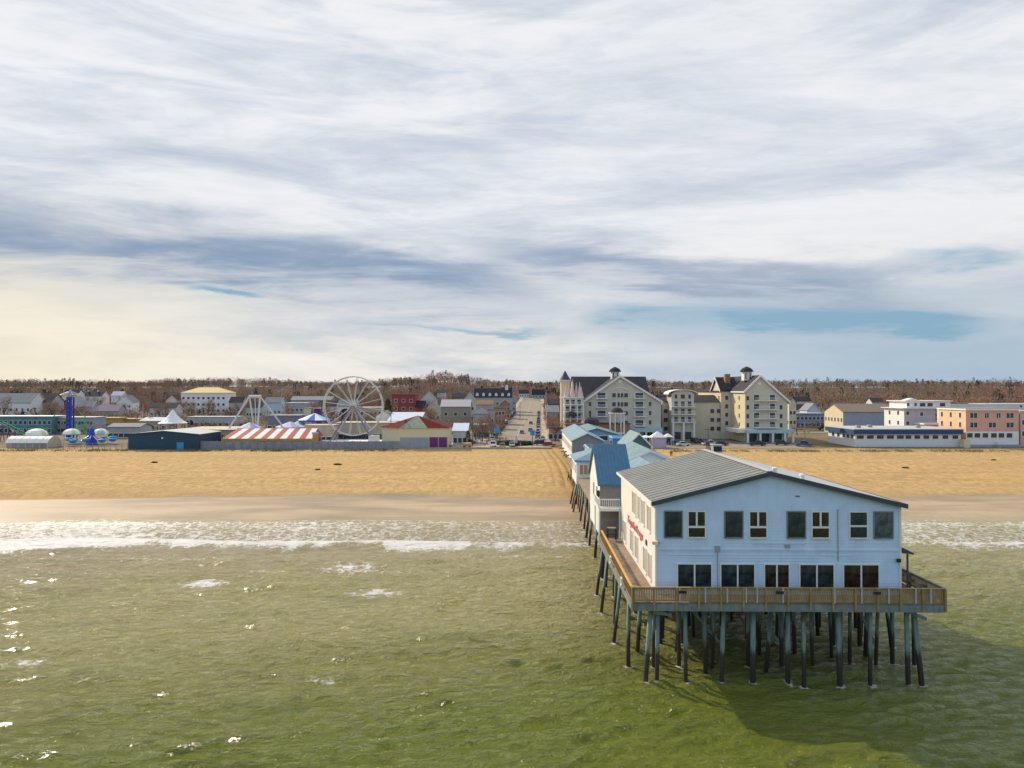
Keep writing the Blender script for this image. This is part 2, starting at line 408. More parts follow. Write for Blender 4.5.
# ================================================================== windows
_wm = {}
def win_mesh(w, h, style, fm, gm):
    """a window seen from -y with its wall plane at y = 0: returns (frame mesh, pane mesh)"""
    k = (round(w, 2), round(h, 2), style, fm.name, gm.name)
    if k in _wm: return _wm[k]
    fr = MB(); t_ = 0.09 if w > 1.0 else 0.07
    if style == 'far': t_ = max(0.08, w * 0.09)
    o = 0.06
    fr.box(-w/2 - t_, -w/2, -o, 0.02, -t_, h + t_, fm); fr.box(w/2, w/2 + t_, -o, 0.02, -t_, h + t_, fm)
    fr.box(-w/2, w/2, -o, 0.02, h, h + t_, fm); fr.box(-w/2, w/2, -o - 0.05, 0.02, -t_, 0, fm)
    b_ = 0.05
    if style == 'tee':
        fr.box(-w/2, w/2, -o + 0.01, 0.0, h * 0.36, h * 0.36 + 0.16, fm); fr.box(-0.07, 0.07, -o + 0.01, 0.0, h * 0.36 + 0.16, h, fm)
    if style == 'bar':
        fr.box(-w/2, w/2, -o + 0.01, 0.0, h * 0.42, h * 0.42 + 0.14, fm)
    if style == 'cross':
        fr.box(-w/2, w/2, -o + 0.01, 0.0, h * 0.5, h * 0.5 + b_, fm); fr.box(-b_/2, b_/2, -o + 0.01, 0.0, 0, h * 0.5, fm); fr.box(-b_/2, b_/2, -o + 0.01, 0.0, h * 0.5 + b_, h, fm)
    if style == 'pair':
        fr.box(-0.06, 0.06, -o + 0.01, 0.0, 0, h, fm)
    pn = MB(); pn.box(-w/2, w/2, -0.02, 0.015, 0, h, gm)
    if style == 'far':
        fr.raw(pn.v, pn.f, gm); r = (fr.mesh('window'), None)
    else: r = (fr.mesh('window'), pn.mesh('pane'))
    _wm[k] = r; return r
def window(parent, x, y, z, w, h, face='f', style='far', fm=None, gm=None, name='window'):
    f, p_ = win_mesh(w, h, style, fm or M_white, gm or (M_glass2 if style == 'far' else M_glass))
    rz = {'f': 0, 'l': -PI/2, 'r': PI/2, 'b': PI}[face]
    o = obj(name, f, parent, (x, y, z), rz)
    if p_: obj('pane', p_, o)
    return o

# ================================================================== generic building, local origin at its front left corner
def roof_mb(W, Dp, h, kind, rise, ov, rm, tm=None, th=0.18):
    m = MB(); tm = tm or rm
    if kind == 'flat':
        m.box(-ov, W + ov, -ov, Dp + ov, h, h + th, rm)
        if tm is not rm:
            pw = 0.25; ph = rise
            m.box(-ov, W + ov, -ov - 0.003, -ov + pw, h + th, h + th + ph, tm); m.box(-ov, W + ov, Dp + ov - pw, Dp + ov + 0.003, h + th, h + th + ph, tm)
            m.box(-ov - 0.003, -ov + pw, -ov + pw, Dp + ov - pw, h + th, h + th + ph, tm); m.box(W + ov - pw, W + ov + 0.003, -ov + pw, Dp + ov - pw, h + th, h + th + ph, tm)
    elif kind == 'gy':
        s = rise / (W / 2); a = W / 2
        m.extr_y([(-ov, h - ov * s), (a, h + rise), (a, h + rise + th), (-ov, h - ov * s + th)], -ov, Dp + ov, rm)
        m.extr_y([(a, h + rise), (W + ov, h - ov * s), (W + ov, h - ov * s + th), (a, h + rise + th)], -ov, Dp + ov, rm)
        if tm is not rm:
            q = 0.28
            for e0, e1 in ((-ov - 0.06, -ov), (Dp + ov, Dp + ov + 0.06)):
                m.extr_y([(-ov, h - ov * s - q * .3), (a, h + rise - q * .3), (a, h + rise + th + .02), (-ov, h - ov * s + th + .02)], e0, e1, tm)
                m.extr_y([(a, h + rise - q * .3), (W + ov, h - ov * s - q * .3), (W + ov, h - ov * s + th + .02), (a, h + rise + th + .02)], e0, e1, tm)
    elif kind == 'gx':
        s = rise / (Dp / 2); a = Dp / 2
        m.extr_x([(-ov, h - ov * s), (a, h + rise), (a, h + rise + th), (-ov, h - ov * s + th)], -ov, W + ov, rm)
        m.extr_x([(a, h + rise), (Dp + ov, h - ov * s), (Dp + ov, h - ov * s + th), (a, h + rise + th)], -ov, W + ov, rm)
        if tm is not rm:
            for e0, e1 in ((-ov - 0.06, -ov), (W + ov, W + ov + 0.06)):
                m.extr_x([(-ov, h - ov * s - .08), (a, h + rise - .08), (a, h + rise + th + .02), (-ov, h - ov * s + th + .02)], e0, e1, tm)
                m.extr_x([(a, h + rise - .08), (Dp + ov, h - ov * s - .08), (Dp + ov, h - ov * s + th + .02), (a, h + rise + th + .02)], e0, e1, tm)
    elif kind == 'hip':
        i = min(W, Dp) / 2
        b0 = [(-ov, -ov, h), (W + ov, -ov, h), (W + ov, Dp + ov, h), (-ov, Dp + ov, h)]
        b1 = [(x, y, z + th) for x, y, z in b0]
        if W >= Dp: r0, r1 = (i, Dp / 2, h + rise + th), (W - i, Dp / 2, h + rise + th)
        else: r0, r1 = (W / 2, i, h + rise + th), (W / 2, Dp - i, h + rise + th)
        if abs(W - Dp) < 0.1:
            m.raw(b0 + b1 + [r0], [(3, 2, 1, 0), (0, 1, 5, 4), (1, 2, 6, 5), (2, 3, 7, 6), (3, 0, 4, 7), (4, 5, 8), (5, 6, 8), (6, 7, 8), (7, 4, 8)], rm)
        elif W > Dp:
            m.raw(b0 + b1 + [r0, r1], [(3, 2, 1, 0), (0, 1, 5, 4), (1, 2, 6, 5), (2, 3, 7, 6), (3, 0, 4, 7), (4, 5, 9, 8), (5, 6, 9), (6, 7, 8, 9), (7, 4, 8)], rm)
        else:
            m.raw(b0 + b1 + [r0, r1], [(3, 2, 1, 0), (0, 1, 5, 4), (1, 2, 6, 5), (2, 3, 7, 6), (3, 0, 4, 7), (4, 5, 8), (5, 6, 9, 8), (6, 7, 9), (7, 4, 8, 9)], rm)
    return m
def wall_mb(W, Dp, h, kind, rise, wm, z0=0.0, lm=None):
    m = MB(); lm = lm or wm
    A = [(0, 0), (W, 0), (W, Dp), (0, Dp)]
    m.poly([(0, 0, z0), (W, 0, z0), (W, 0, h), (0, 0, h)], wm); m.poly([(W, 0, z0), (W, Dp, z0), (W, Dp, h), (W, 0, h)], wm)
    m.poly([(W, Dp, z0), (0, Dp, z0), (0, Dp, h), (W, Dp, h)], wm); m.poly([(0, Dp, z0), (0, 0, z0), (0, 0, h), (0, Dp, h)], lm)
    if kind == 'gy':
        m.poly([(0, 0, h), (W, 0, h), (W / 2, 0, h + rise)], wm); m.poly([(W, Dp, h), (0, Dp, h), (W / 2, Dp, h + rise)], wm)
    if kind == 'gx':
        m.poly([(0, Dp, h), (0, 0, h), (0, Dp / 2, h + rise)], lm); m.poly([(W, 0, h), (W, Dp, h), (W, Dp / 2, h + rise)], wm)
    return m
def bldg(name, label, cat, loc, W, Dp, h, kind='gy', rise=2.0, wm=None, rm=None, tm=None, rotz=0.0, ov=0.35, rows=None, lrows=None,
         door=None, chim=None, base=-1.2, group=None, style='far', lm=None, fm=None):
    r = thing(name, label, cat, loc, rotz, group)
    wm = wm or M_white
    wo = wall_mb(W, Dp, h, kind, rise, wm, base, lm).build('wall', r)
    ro = roof_mb(W, Dp, h, kind, rise, ov, rm or M_memb, tm).build('roof', r)
    for row in rows or []:                       # (z, height, width, n) or explicit list of x
        z, hh, ww, n = row[:4]
        xs = n if isinstance(n, (list, tuple)) else [(i + 0.5) * W / n for i in range(n)]
        for xx in xs: window(r, xx, 0, z, ww, hh, 'f', row[4] if len(row) > 4 else style, fm)
    for row in lrows or []:
        z, hh, ww, n = row[:4]
        ys = n if isinstance(n, (list, tuple)) else [(i + 0.5) * Dp / n for i in range(n)]
        for yy in ys: window(r, 0, yy, z, ww, hh, 'l', row[4] if len(row) > 4 else style, fm)
    if door:
        x, w_, h_, dm = door
        MB().box(x - w_/2, x + w_/2, -0.07, 0.01, 0, h_, dm).build('door', r)
    if chim:
        for (cx, cy, cw, cz, cm) in chim:
            o = MB().box(cx - cw/2, cx + cw/2, cy - cw/2, cy + cw/2, h, cz, cm).build('chimney', ro)
    return r

# ================================================================== the pub at the pier's end
PZ = 6.3                                # deck level
def pb(xl, yl, z=PZ): return (*pier(xl, yl), z)
pub = thing('pier_pub', 'large pale clapboard building with low grey gable roof on the seaward pier end', 'building', pb(10.12, 54.5), -TA)
W, Dp, hl, hr, ax, ah = 18.75, 19.5, 7.05, 6.9, 8.75, 9.3
m = MB()
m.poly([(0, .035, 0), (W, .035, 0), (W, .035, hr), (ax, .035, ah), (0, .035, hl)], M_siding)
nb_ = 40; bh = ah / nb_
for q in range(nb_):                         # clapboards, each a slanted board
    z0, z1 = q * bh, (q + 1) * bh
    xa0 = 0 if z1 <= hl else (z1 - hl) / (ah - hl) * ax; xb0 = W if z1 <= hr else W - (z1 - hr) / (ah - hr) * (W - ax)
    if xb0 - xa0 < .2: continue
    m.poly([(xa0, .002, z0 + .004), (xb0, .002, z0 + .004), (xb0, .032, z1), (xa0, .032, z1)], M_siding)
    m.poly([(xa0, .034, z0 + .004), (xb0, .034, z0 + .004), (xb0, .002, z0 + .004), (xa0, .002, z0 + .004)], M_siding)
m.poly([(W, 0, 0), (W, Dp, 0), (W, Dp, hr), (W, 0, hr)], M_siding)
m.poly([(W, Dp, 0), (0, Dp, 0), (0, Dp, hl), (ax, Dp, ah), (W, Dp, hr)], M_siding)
m.poly([(0, Dp, 0), (0, 0, 0), (0, 0, hl), (0, Dp, hl)], M_siding_sunlit)
m.build('wall', pub)
tb = MB()
tb.box(-0.06, 0.10, -0.05, 0.0, 0, hl - 0.05, M_white); tb.box(-0.06, 0.0, 0.0, 0.12, 0, hl - 0.05, M_white)
tb.box(W - 0.1, W + 0.05, -0.05, 0.0, 0, hr - 0.05, M_white)
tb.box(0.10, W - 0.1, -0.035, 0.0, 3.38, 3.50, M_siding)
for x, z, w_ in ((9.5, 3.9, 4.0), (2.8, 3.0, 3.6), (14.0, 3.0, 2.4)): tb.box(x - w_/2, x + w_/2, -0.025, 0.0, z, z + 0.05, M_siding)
tb.build('corner_trim', pub)
m = MB(); ov = 0.35; th = 0.2
sl = (ah - hl) / ax; sr = (ah - hr) / (W - ax)
m.extr_y([(-ov, hl - ov * sl), (ax, ah), (ax, ah + th), (-ov, hl - ov * sl + th)], -ov, Dp + ov, M_memb)
m.extr_y([(ax, ah), (W + ov, hr - ov * sr), (W + ov, hr - ov * sr + th), (ax, ah + th)], -ov, Dp + ov, M_ridge)
for q in range(19):
    y = 0.2 + q * 1.05
    m.bar((-ov + .02, y, hl - ov * sl + th + .02), (ax - .3, y, ah - .3 * sl + th + .02), 0.045, M_membseam, 0.04)
roof = m.build('roof', pub)
m = MB()
m.extr_y([(-ov - .02, hl - ov * sl - .12), (ax, ah - .12), (ax, ah + th + .03), (-ov - .02, hl - ov * sl + th + .03)], -ov - 0.07, -ov, M_fascia)
m.extr_y([(ax, ah - .12), (W + ov + .02, hr - ov * sr - .12), (W + ov + .02, hr - ov * sr + th + .03), (ax, ah + th + .03)], -ov - 0.07, -ov, M_fascia)
m.box(-ov - .10, -ov - .02, -ov, Dp + ov, hl - ov * sl - .04, hl - ov * sl + th - .02, M_white)
m.box(W + ov + .02, W + ov + .08, -ov, Dp + ov, hr - ov * sr - .05, hr - ov * sr + th + .03, M_fascia)
m.build('fascia', roof)
m = MB(); m.bar((ax, -ov, ah + th + .04), (ax, Dp + ov, ah + th + .04), 0.55, M_ridge, 0.06); m.build('ridge_cap', roof)
for x, y in ((ax + 0.75, 0.9), (ax + 3.0, 1.2)):
    z0 = ah - (x - ax) * sr + th - 0.05
    v = MB().lathe([(0.16, z0), (0.16, z0 + .28), (0.24, z0 + .30), (0.22, z0 + .42), (0.05, z0 + .46)], (x, y), M_white, 12).build('roof_vent', roof)
# upper windows
zu, hu = 4.42, 1.93
for x, wd, st in ((1.35, 1.28, 'plain'), (3.15, 1.25, 'tee'), (6.0, 1.3, 'plain'), (7.87, 1.25, 'tee'), (10.8, 1.3, 'plain'), (12.65, 1.25, 'tee'), (15.55, 1.27, 'bar'), (17.45, 1.35, 'plain')):
    window(pub, x, 0, zu, wd, hu, 'f', st, M_white if st != 'plain' else M_beam, [M_glass, M_glassb, M_glassc][int(x * 7) % 3])
for x0, x1 in ((1.70, 4.25), (5.02, 7.55), (8.38, 10.2), (11.08, 13.62), (14.42, 17.05)):
    window(pub, (x0 + x1) / 2, 0, 0.45, x1 - x0, 1.85, 'f', 'pair', None, [M_glassb, M_glass, M_glassb, M_glass][int(x0) % 4])
# sunlit side
for y, wd in ((2.9, 1.5), (5.7, 1.4), (7.9, 1.1), (10.6, 2.2)): window(pub, 0, y, 4.3, wd, 2.0, 'l', 'plain', M_white, M_blind)
for y, wd in ((2.6, 1.4), (4.8, 1.5), (9.3, 1.5), (12.2, 1.6), (16.6, 1.4)): window(pub, 0, y, 0.5, wd, 2.0, 'l', 'plain', M_white, M_blind)
# weathered vents, conduit and cable on the front wall
for nm_, b_ in (('conduit', (4.72, 4.76, -.06, -.01, .2, 3.3)), ('conduit', (13.95, 14.0, -.06, -.01, 2.6, 6.6)), ('meter_box', (4.55, 4.92, -.14, -.01, 3.3, 3.75)), ('wall_vent', (9.9, 10.3, -.08, -.01, 3.62, 3.85))):
    MB().box(*b_, M_grey).build(nm_, pub)
# lettering on the sunlit side
def text_obj(txt, size, mt, parent, loc, rot, name, ext=0.03, sx=1.0, shear=0.0):
    cu = bpy.data.curves.new('txt', 'FONT'); cu.body = txt; cu.size = size; cu.extrude = ext; cu.align_x = 'CENTER'; cu.shear = shear
    cu.space_character = 1.1; cu.offset = 0.012 * size
    to = bpy.data.objects.new('tmp', cu); COL.objects.link(to)
    me = bpy.data.meshes.new_from_object(to.evaluated_get(bpy.context.evaluated_depsgraph_get()))
    bpy.data.objects.remove(to); me.materials.clear(); me.materials.append(mt)
    o = obj(name, me, parent, loc); o.rotation_euler = rot; o.scale = (sx, 1, 1)
    return o
sg = text_obj('Tequila Frogs', 0.98, M_red, pub, (-0.07, 10.2, 2.92), (PI/2, 0, -PI/2), 'wall_lettering', sx=1.5, shear=0.15)
MB().lathe([(0.02, 0), (0.26, .02), (0.26, .07), (0.02, .09)], (0, 0), mat('navy', (0.03, 0.06, 0.16), 0.5), 14).build('emblem', pub, loc=(-0.02, 4.05, 3.1)).rotation_euler = (0, -PI/2, 0)
lampm = MB().box(-0.25, 0.12, -0.34, -0.05, 0, 0.28, M_white).box(-0.30, -0.252, -0.30, -0.08, 0.03, 0.25, M_orange).box(0.122, 0.25, -0.3, -0.1, 0.03, 0.25, M_orange)
lampm.build('wall_lamp', pub, loc=(0.0, 0.0, 3.85))
MB().box(-0.03, 0.03, -0.14, 0.0, 0, 0.25, M_black).box(-0.14, 0.14, -0.3, -0.14, 0.05, 0.3, M_black).build('floodlight', pub, loc=(W - 0.25, 0, 2.55))
MB().box(-0.16, 0.16, -0.05, 0, 0, 0.07, M_fascia).build('wall_vent', pub, loc=(10.9, 0, 7.55))
# canopy on the right side
m = MB()
m.extr_y([(W + .01, 3.15), (W + 1.35, 2.98), (W + 1.35, 3.1), (W + .01, 3.75)], 0.6, 9.0, M_fascia)
cn = m.build('side_canopy', pub)
for y in (0.8, 4.8, 8.8): MB().box(W + 0.9, W + 1.0, y - .06, y + .06, 0, 2.98, M_fascia).build('canopy_post', cn)
ac = thing('rooftop_vent', 'small square grey ventilation unit standing on the ridge end of the grey pub roof', 'vent unit', pb(10.12 + ax + .9, 54.5 + Dp - 1.3, PZ + ah - 0.05), -TA)
MB().box(-.45, .45, -.45, .45, 0.12, .85, M_grey).box(-.55, .55, -.55, .55, .852, .93, M_grey).build('housing', ac)
MB().box(-.4, .4, -.47, -.452, .25, .75, M_dark).build('grille', ac)

# ================================================================== pier
pr = thing('ocean_pier', 'long wooden pier on dark-footed green piles running from the beach out into the sea', 'pier', pb(8.0, 52.4, 0), -TA)
ox, oy = 8.0, 52.4
m = MB()
def slab(x0, x1, y0, y1): m.box(x0 - ox, x1 - ox, y0 - oy, y1 - oy, PZ - 0.10, PZ - 0.004, M_deck)
slab(8.0, 30.9, 52.4, 77.0); slab(9.2, 27.0, 77.0, 126.0); slab(9.4, 27.0, 126, 165); slab(11.2, 28, 165, 228)
m.build('deck', pr)
m = MB()
def bm(a, b, w_, h_, z, mt=M_beam): MB().bar((a[0] - ox, a[1] - oy, z), (b[0] - ox, b[1] - oy, z), w_, mt, h_).build('beam', pr)
bm((7.96, 52.36), (30.94, 52.36), 0.12, 0.52, PZ - 0.37)
bm((7.94, 52.5), (7.94, 77), 0.12, 0.45, PZ - 0.34); bm((30.96, 52.5), (30.96, 77), 0.12, 0.45, PZ - 0.34)
for q in range(15): bm((8.6 + q * 1.6, 52.5), (8.6 + q * 1.6, 76.5), 0.15, 0.3, PZ - 0.27)
bents = [53.4, 57.0, 61.4, 65.8, 70.2, 74.8]
for y in bents: bm((8.2, y), (31.2, y), 0.35, 0.35, PZ - 0.62)
for y in (83, 92, 101, 110, 119, 127, 135, 143, 152, 166, 176, 187, 198, 209): bm((9.6, y), (26.5, y), 0.35, 0.35, PZ - 0.45)
PILES = []
def pile(x, y, lx=0.0, ly=0.0, r=0.19, tz=None):
    zb = min(G(*pier(x, y)), 0) - 1.0; tz = tz or PZ - 0.50
    dz = tz - zb; k = rnd.uniform(.74, .98); j = rnd.uniform(-.12, .12)
    c0 = Vector((x + lx - ox, y + ly - oy, zb)); c1 = Vector((x - ox, y - oy, tz))
    mid = c0.lerp(c1, .5) + Vector((j, j, 0)) * .4
    if y < 120: k_ = (0 - c0.z) / (c1.z - c0.z); q_ = c0.lerp(c1, k_); PILES.append(pier(q_.x + ox, q_.y + oy))
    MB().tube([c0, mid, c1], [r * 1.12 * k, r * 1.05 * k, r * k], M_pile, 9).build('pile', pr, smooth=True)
F0 = [(650, 642), (657, 655), (684, 683.5), (722, 718), (751, 750), (785, 786), (800, 799), (834, 835), (866, 865), (901, 903.5), (908, 918.5)]
for pt, pbm in F0:                         # front row: top and foot columns read off the photograph
    D = 53.2; xt = (pt - 525) * D / F; xb = (pbm - 525) * D / F
    pile(xt, D, (xb - xt) * 1.15, rnd.uniform(-.5, .3), rnd.uniform(.19, .23))
for y, xs in ((57.0, [8.5, 10.6, 12.3, 15.4, 17.9, 20.6, 22.9, 26.2, 28.2, 29.6, 31.0]), (61.4, [8.4, 11.5, 13.7, 16.3, 19.3, 21.9, 24.9, 26.5, 29.1, 31.0]),
              (65.8, [8.4, 12.1, 15.2, 18.3, 21.1, 24.2, 27.4, 30.8]), (70.2, [8.3, 11.2, 14.4, 17.6, 20.8, 24.0, 28.1, 31.0]), (74.8, [8.3, 9.6, 12.0, 15.2, 19.5, 23.0, 27.0, 31.0])):
    for x in xs:
        lean = rnd.uniform(-.25, .25)
        if x < 8.6: lean = rnd.choice([-1.0, -0.25, -.1])
        if x > 29.5: lean = rnd.choice([.9, .2, .1])
        pile(x + rnd.uniform(-.2, .2), y + rnd.uniform(-.3, .3), lean * 1.1, rnd.uniform(-.5, .5), rnd.uniform(.16, .21))
for y, xs, in ((79.5, [9.5, 12]), (83, [9.5, 13]), (88, [9.6, 12.5]), (93, [9.7, 14]), (99, [9.7]), (105, [9.8]), (112, [9.9]), (119, [10.0])):
    for x in xs: pile(x, y, rnd.uniform(-.9, .1), rnd.uniform(-.5, .5))
for y in (126.5, 130.5, 135): 
    for x, l in ((9.8, -1.3), (10.4, -.7), (11.2, .1), (12.4, .2)): pile(x, y, l, rnd.uniform(-.4, .4), .15)
for y in (143, 152, 160): pile(10.6, y, -.3, 0)
for y in (168, 177, 187, 197, 207): pile(11.6, y, -.1, 0); 
for y in (168, 187): pile(13.6, y, .1, 0)
m = MB()                                     # the piles standing farther in under the deck, past the hundred nearest
for y, xs in ((55.2, [14.0, 19.3, 24.6]), (59.2, [9.8, 13.1, 16.8, 19.6, 22.4, 25.4, 28.6]), (63.6, [10.2, 12.6, 15.0, 17.9, 20.5, 23.4, 26.0, 28.0, 30.3]), (68.0, [9.9, 13.4, 16.7, 19.8, 22.6, 25.8, 29.0]), (72.5, [10.5, 13.2, 16.0, 18.9, 22.0, 25.2, 28.0, 30.2]), (76.5, [10.5, 14.0, 17.5, 21.0, 24.5, 28.5])):
    for x in xs:
        a_ = rnd.uniform(-.7, .7); r_ = rnd.uniform(.13, .18)
        m.tube([(x - ox + a_, y - oy + rnd.uniform(-.4, .4), -3.0), (x - ox, y - oy, PZ - .5)], [r_ * 1.1, r_], M_pile, 8)
tag(m.build('inner_piles', pr, smooth=True), kind='stuff')
for (xa_, xb_, y_) in ((12.6, 15.6, 57.2), (18.1, 20.4, 57.3), (26.4, 28.0, 57.2), (16.5, 19.1, 61.6)):
    MB().bar((xa_ - ox, y_ - oy - .3, 5.4), (xb_ - ox, y_ - oy - .3, 1.8), .14, M_beam, .22).build('brace', pr)
# cross braces between leaning piles
MB().bar((28.4 - ox, 53.2 - oy - .3, 5.6), (29.9 - ox, 53.2 - oy - .3, 5.0), .12, M_beam, .25).build('brace', pr)
MB().bar((9.6 - ox, 53.2 - oy - .25, 5.4), (11.0 - ox, 53.2 - oy - .25, 5.2), .12, M_beam, .25).build('brace', pr)
# railings
def railing(a, b, n, toprail=M_wood, whites=(), picket=0.125, h=1.12, plates=()):
    a = Vector((*a, 0)) - Vector((ox, oy, 0)); b = Vector((*b, 0)) - Vector((ox, oy, 0)); L = (b - a).length; d = (b - a) / L
    m = MB()
    for zz_, hh, ww, mt in ((h, .05, .20, toprail), (h - .12, .10, .04, M_wood), (.14, .12, .04, M_wood)):
        m.bar(a + Vector((0, 0, PZ + zz_)), b + Vector((0, 0, PZ + zz_)), ww, mt, hh)
    k = int(L / picket)
    for i in range(k):
        p_ = a + d * (i + .5) * L / k
        m.bar(p_ + Vector((0, 0, PZ + .20)), p_ + Vector((0, 0, PZ + h - .17)), 0.085, M_wood, 0.03)
    r = m.build('railing', pr)
    for i in range(n + 1):
        p_ = a + d * (L * i / n)
        nrm_ = Vector((d.y, -d.x, 0)) * 0.09
        MB().bar(p_ + nrm_ + Vector((0, 0, PZ - .55)), p_ + nrm_ + Vector((0, 0, PZ + h + (.0))), .13, M_wood, .13).build('post', r)
    for f in whites:
        p_ = a + d * (L * f) + Vector((d.y, -d.x, 0)) * 0.12
        MB().bar(p_ + Vector((0, 0, PZ + .05)), p_ + Vector((0, 0, PZ + h - .02)), .10, M_ridge, .10).build('post', r)
    for f in plates:
        p_ = a + d * (L * f) + Vector((d.y, -d.x, 0)) * 0.2
        MB().bar(p_ + Vector((-.28, 0, PZ + .82)), p_ + Vector((.28, 0, PZ + .82)), .06, M_black, .2).build('sign_plate', r)
    return r
railing((7.95, 52.35), (30.95, 52.35), 14, whites=[(p - 631) / 315. for p in (679, 705, 727, 746, 757, 783, 835, 862, 889, 916, 931)], plates=[(p - 631) / 315. for p in (682, 779.5, 877)])
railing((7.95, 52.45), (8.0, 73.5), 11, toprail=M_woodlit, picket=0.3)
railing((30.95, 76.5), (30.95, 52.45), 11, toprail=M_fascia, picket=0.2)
for i, (yy, l_) in enumerate(((56.3, 'white lifebuoy hung on the left pier railing, nearer the sea corner'), (63.5, 'white lifebuoy hung on the left pier railing, halfway along the pub'))):
    lb = thing('lifebuoy', l_, 'lifebuoy', pb(7.72, yy, PZ + .45), -TA, 'lifebuoys on the left railing')
    MB().tube([(0, .34 * math.cos(2 * PI * j / 18), .34 * math.sin(2 * PI * j / 18)) for j in range(18)], .07, M_white, 7, True).build('ring', lb, smooth=True)
    MB().box(-.02, .06, -.03, .03, .30, .75, M_orange).build('strap', lb)
# white balcony and stair behind the pub
bl = thing('white_stair_landing', 'white balustraded landing with posts between the blue-roofed stair house and the pub wall', 'balcony', pb(7.8, 74.2), -TA)
MB().box(0, 3.1, 0, 4.5, 3.0, 3.25, M_white).build('floor', bl)
m = MB()
for (a, b) in (((0, 0), (2.2, 0)), ((0, 0), (0, 4.5)), ((0.0, 2.2), (2.2, 2.2))):
    for z_ in (3.35, 4.25): m.bar((a[0], a[1], z_), (b[0], b[1], z_), .09, M_white, .09)
    n = 11
    for i in range(n + 1):
        q = Vector((a[0] + (b[0] - a[0]) * i / n, a[1] + (b[1] - a[1]) * i / n, 0)); m.bar(q + Vector((0, 0, 3.35)), q + Vector((0, 0, 4.25)), .05, M_white)
for z_ in (4.75, 5.6): m.bar((.9, 4.4, z_), (3.0, 4.4, z_), .09, M_white, .09)
for i in range(9): m.bar((.9 + i * .26, 4.4, 4.75), (.9 + i * .26, 4.4, 5.6), .05, M_white)
m.build('balustrade', bl)
for x in (.05, 2.2):
    for y in (.05, 4.4): MB().box(x - .08, x + .08, y - .08, y + .08, 0, 3.0, M_white).build('post', bl)
m = MB()
for i in range(9): m.box(.5, 2.0, 4.3 - i * .28, 4.58 - i * .28, 2.9 - i * .32, 2.97 - i * .32, M_wood)
m.build('stair_flight', bl)
tbm = thing('stacked_tables', 'dark outdoor tables and chairs stacked on the walkway under the white landing', 'furniture stack', pb(8.6, 73.4), -TA)
MB().box(0, 1.0, 0, .9, .70, .76, M_dark).box(.05, .95, .1, .8, 1.3, 1.36, M_wood).build('tabletop', tbm)
for x in (.08, .92):
    for y in (.08, .82): MB().box(x - .03, x + .03, y - .03, y + .03, 0, .70, M_dark).box(x - .03, x + .03, y - .03, y + .03, .76, 1.3, M_dark).build('leg', tbm)
# chairs and tables on the right walkway
for i in range(5):
    lab = ['nearest the sea rail', 'second from the sea rail', 'third from the sea rail', 'fourth from the sea rail', 'farthest from the sea rail'][i]
    tt = thing('patio_table', 'dark patio table on the right side walkway of the pub, ' + lab, 'table', pb(30.45, 54.6 + i * 1.6), -TA, 'patio tables beside the pub')
    MB().lathe([(.42, .70), (.44, .72), (.42, .75)], (0, 0), M_black, 14).build('tabletop', tt)
    MB().tube([(0, 0, .03), (0, 0, .70)], .04, M_black).build('leg', tt); MB().lathe([(.25, 0), (.22, .03), (.05, .04)], (0, 0), M_black, 12).build('foot', tt)

# ================================================================== huts along the pier
def pbl(xl, yl, z=PZ): return pb(xl, yl, z)
# stair house with the steep blue metal roof
sh = thing('stair_house', 'narrow white stair house with a steep bright blue seamed metal roof right behind the pub', 'building', pbl(8.1, 76.0), -TA)
Wd, Ds = 3.35, 11.4
M1 = wall_mb(Wd, Ds, 5.6, 'gx', 3.75, mat('taupe_porch', (.24, .22, .21), .8), lm=M_white); M1.build('wall', sh)
ro = roof_mb(Wd, Ds, 5.6, 'gx', 3.75, .25, M_bluemetal).build('roof', sh)
m = MB()
for q in range(10):
    x = -.2 + q * .40; s = 3.75 / (Ds / 2)
    m.bar((x, -.25, 5.6 - .25 * s + .22), (x, Ds / 2, 9.35 + .22), .05, M_bluemetal, .08)
m.build('seam', ro)
window(sh, 0, 3.0, 3.6, .9, 1.4, 'l', 'plain'); window(sh, 0, 6.5, 3.6, .9, 1.4, 'l', 'plain')
MB().box(-.30, -.02, .2, .5, 4.2, 4.9, M_black).build('floodlight', sh)
# long hall whose ridge runs along the pier
hall = bldg('pier_hall', 'long hall with pale turquoise gable roof and white rakes behind the pub', 'building', pbl(10.9, 91), 10.6, 15.5, 5.6, 'gy', 2.3, M_white, M_turq, M_white, -TA, rows=[(1.2, 1.3, 1.2, 4)])
dg = bldg('dormer_hut', 'small white and blue gabled hut poking up in front of the turquoise hall roof', 'hut', pbl(12.6, 79.8), 3.6, 8.5, 6.3, 'gy', 0.95, M_blue, M_turq2, M_white, -TA, ov=.3)
gk = bldg('gabled_kiosk', 'dark teal gabled kiosk with a white rake board beyond the turquoise hall roof', 'kiosk', pbl(18.0, 124), 4.2, 10, 6.0, 'gy', 2.1, mat('teal_wall', (0.07, 0.16, 0.17), .7), M_turq, M_white, -TA)
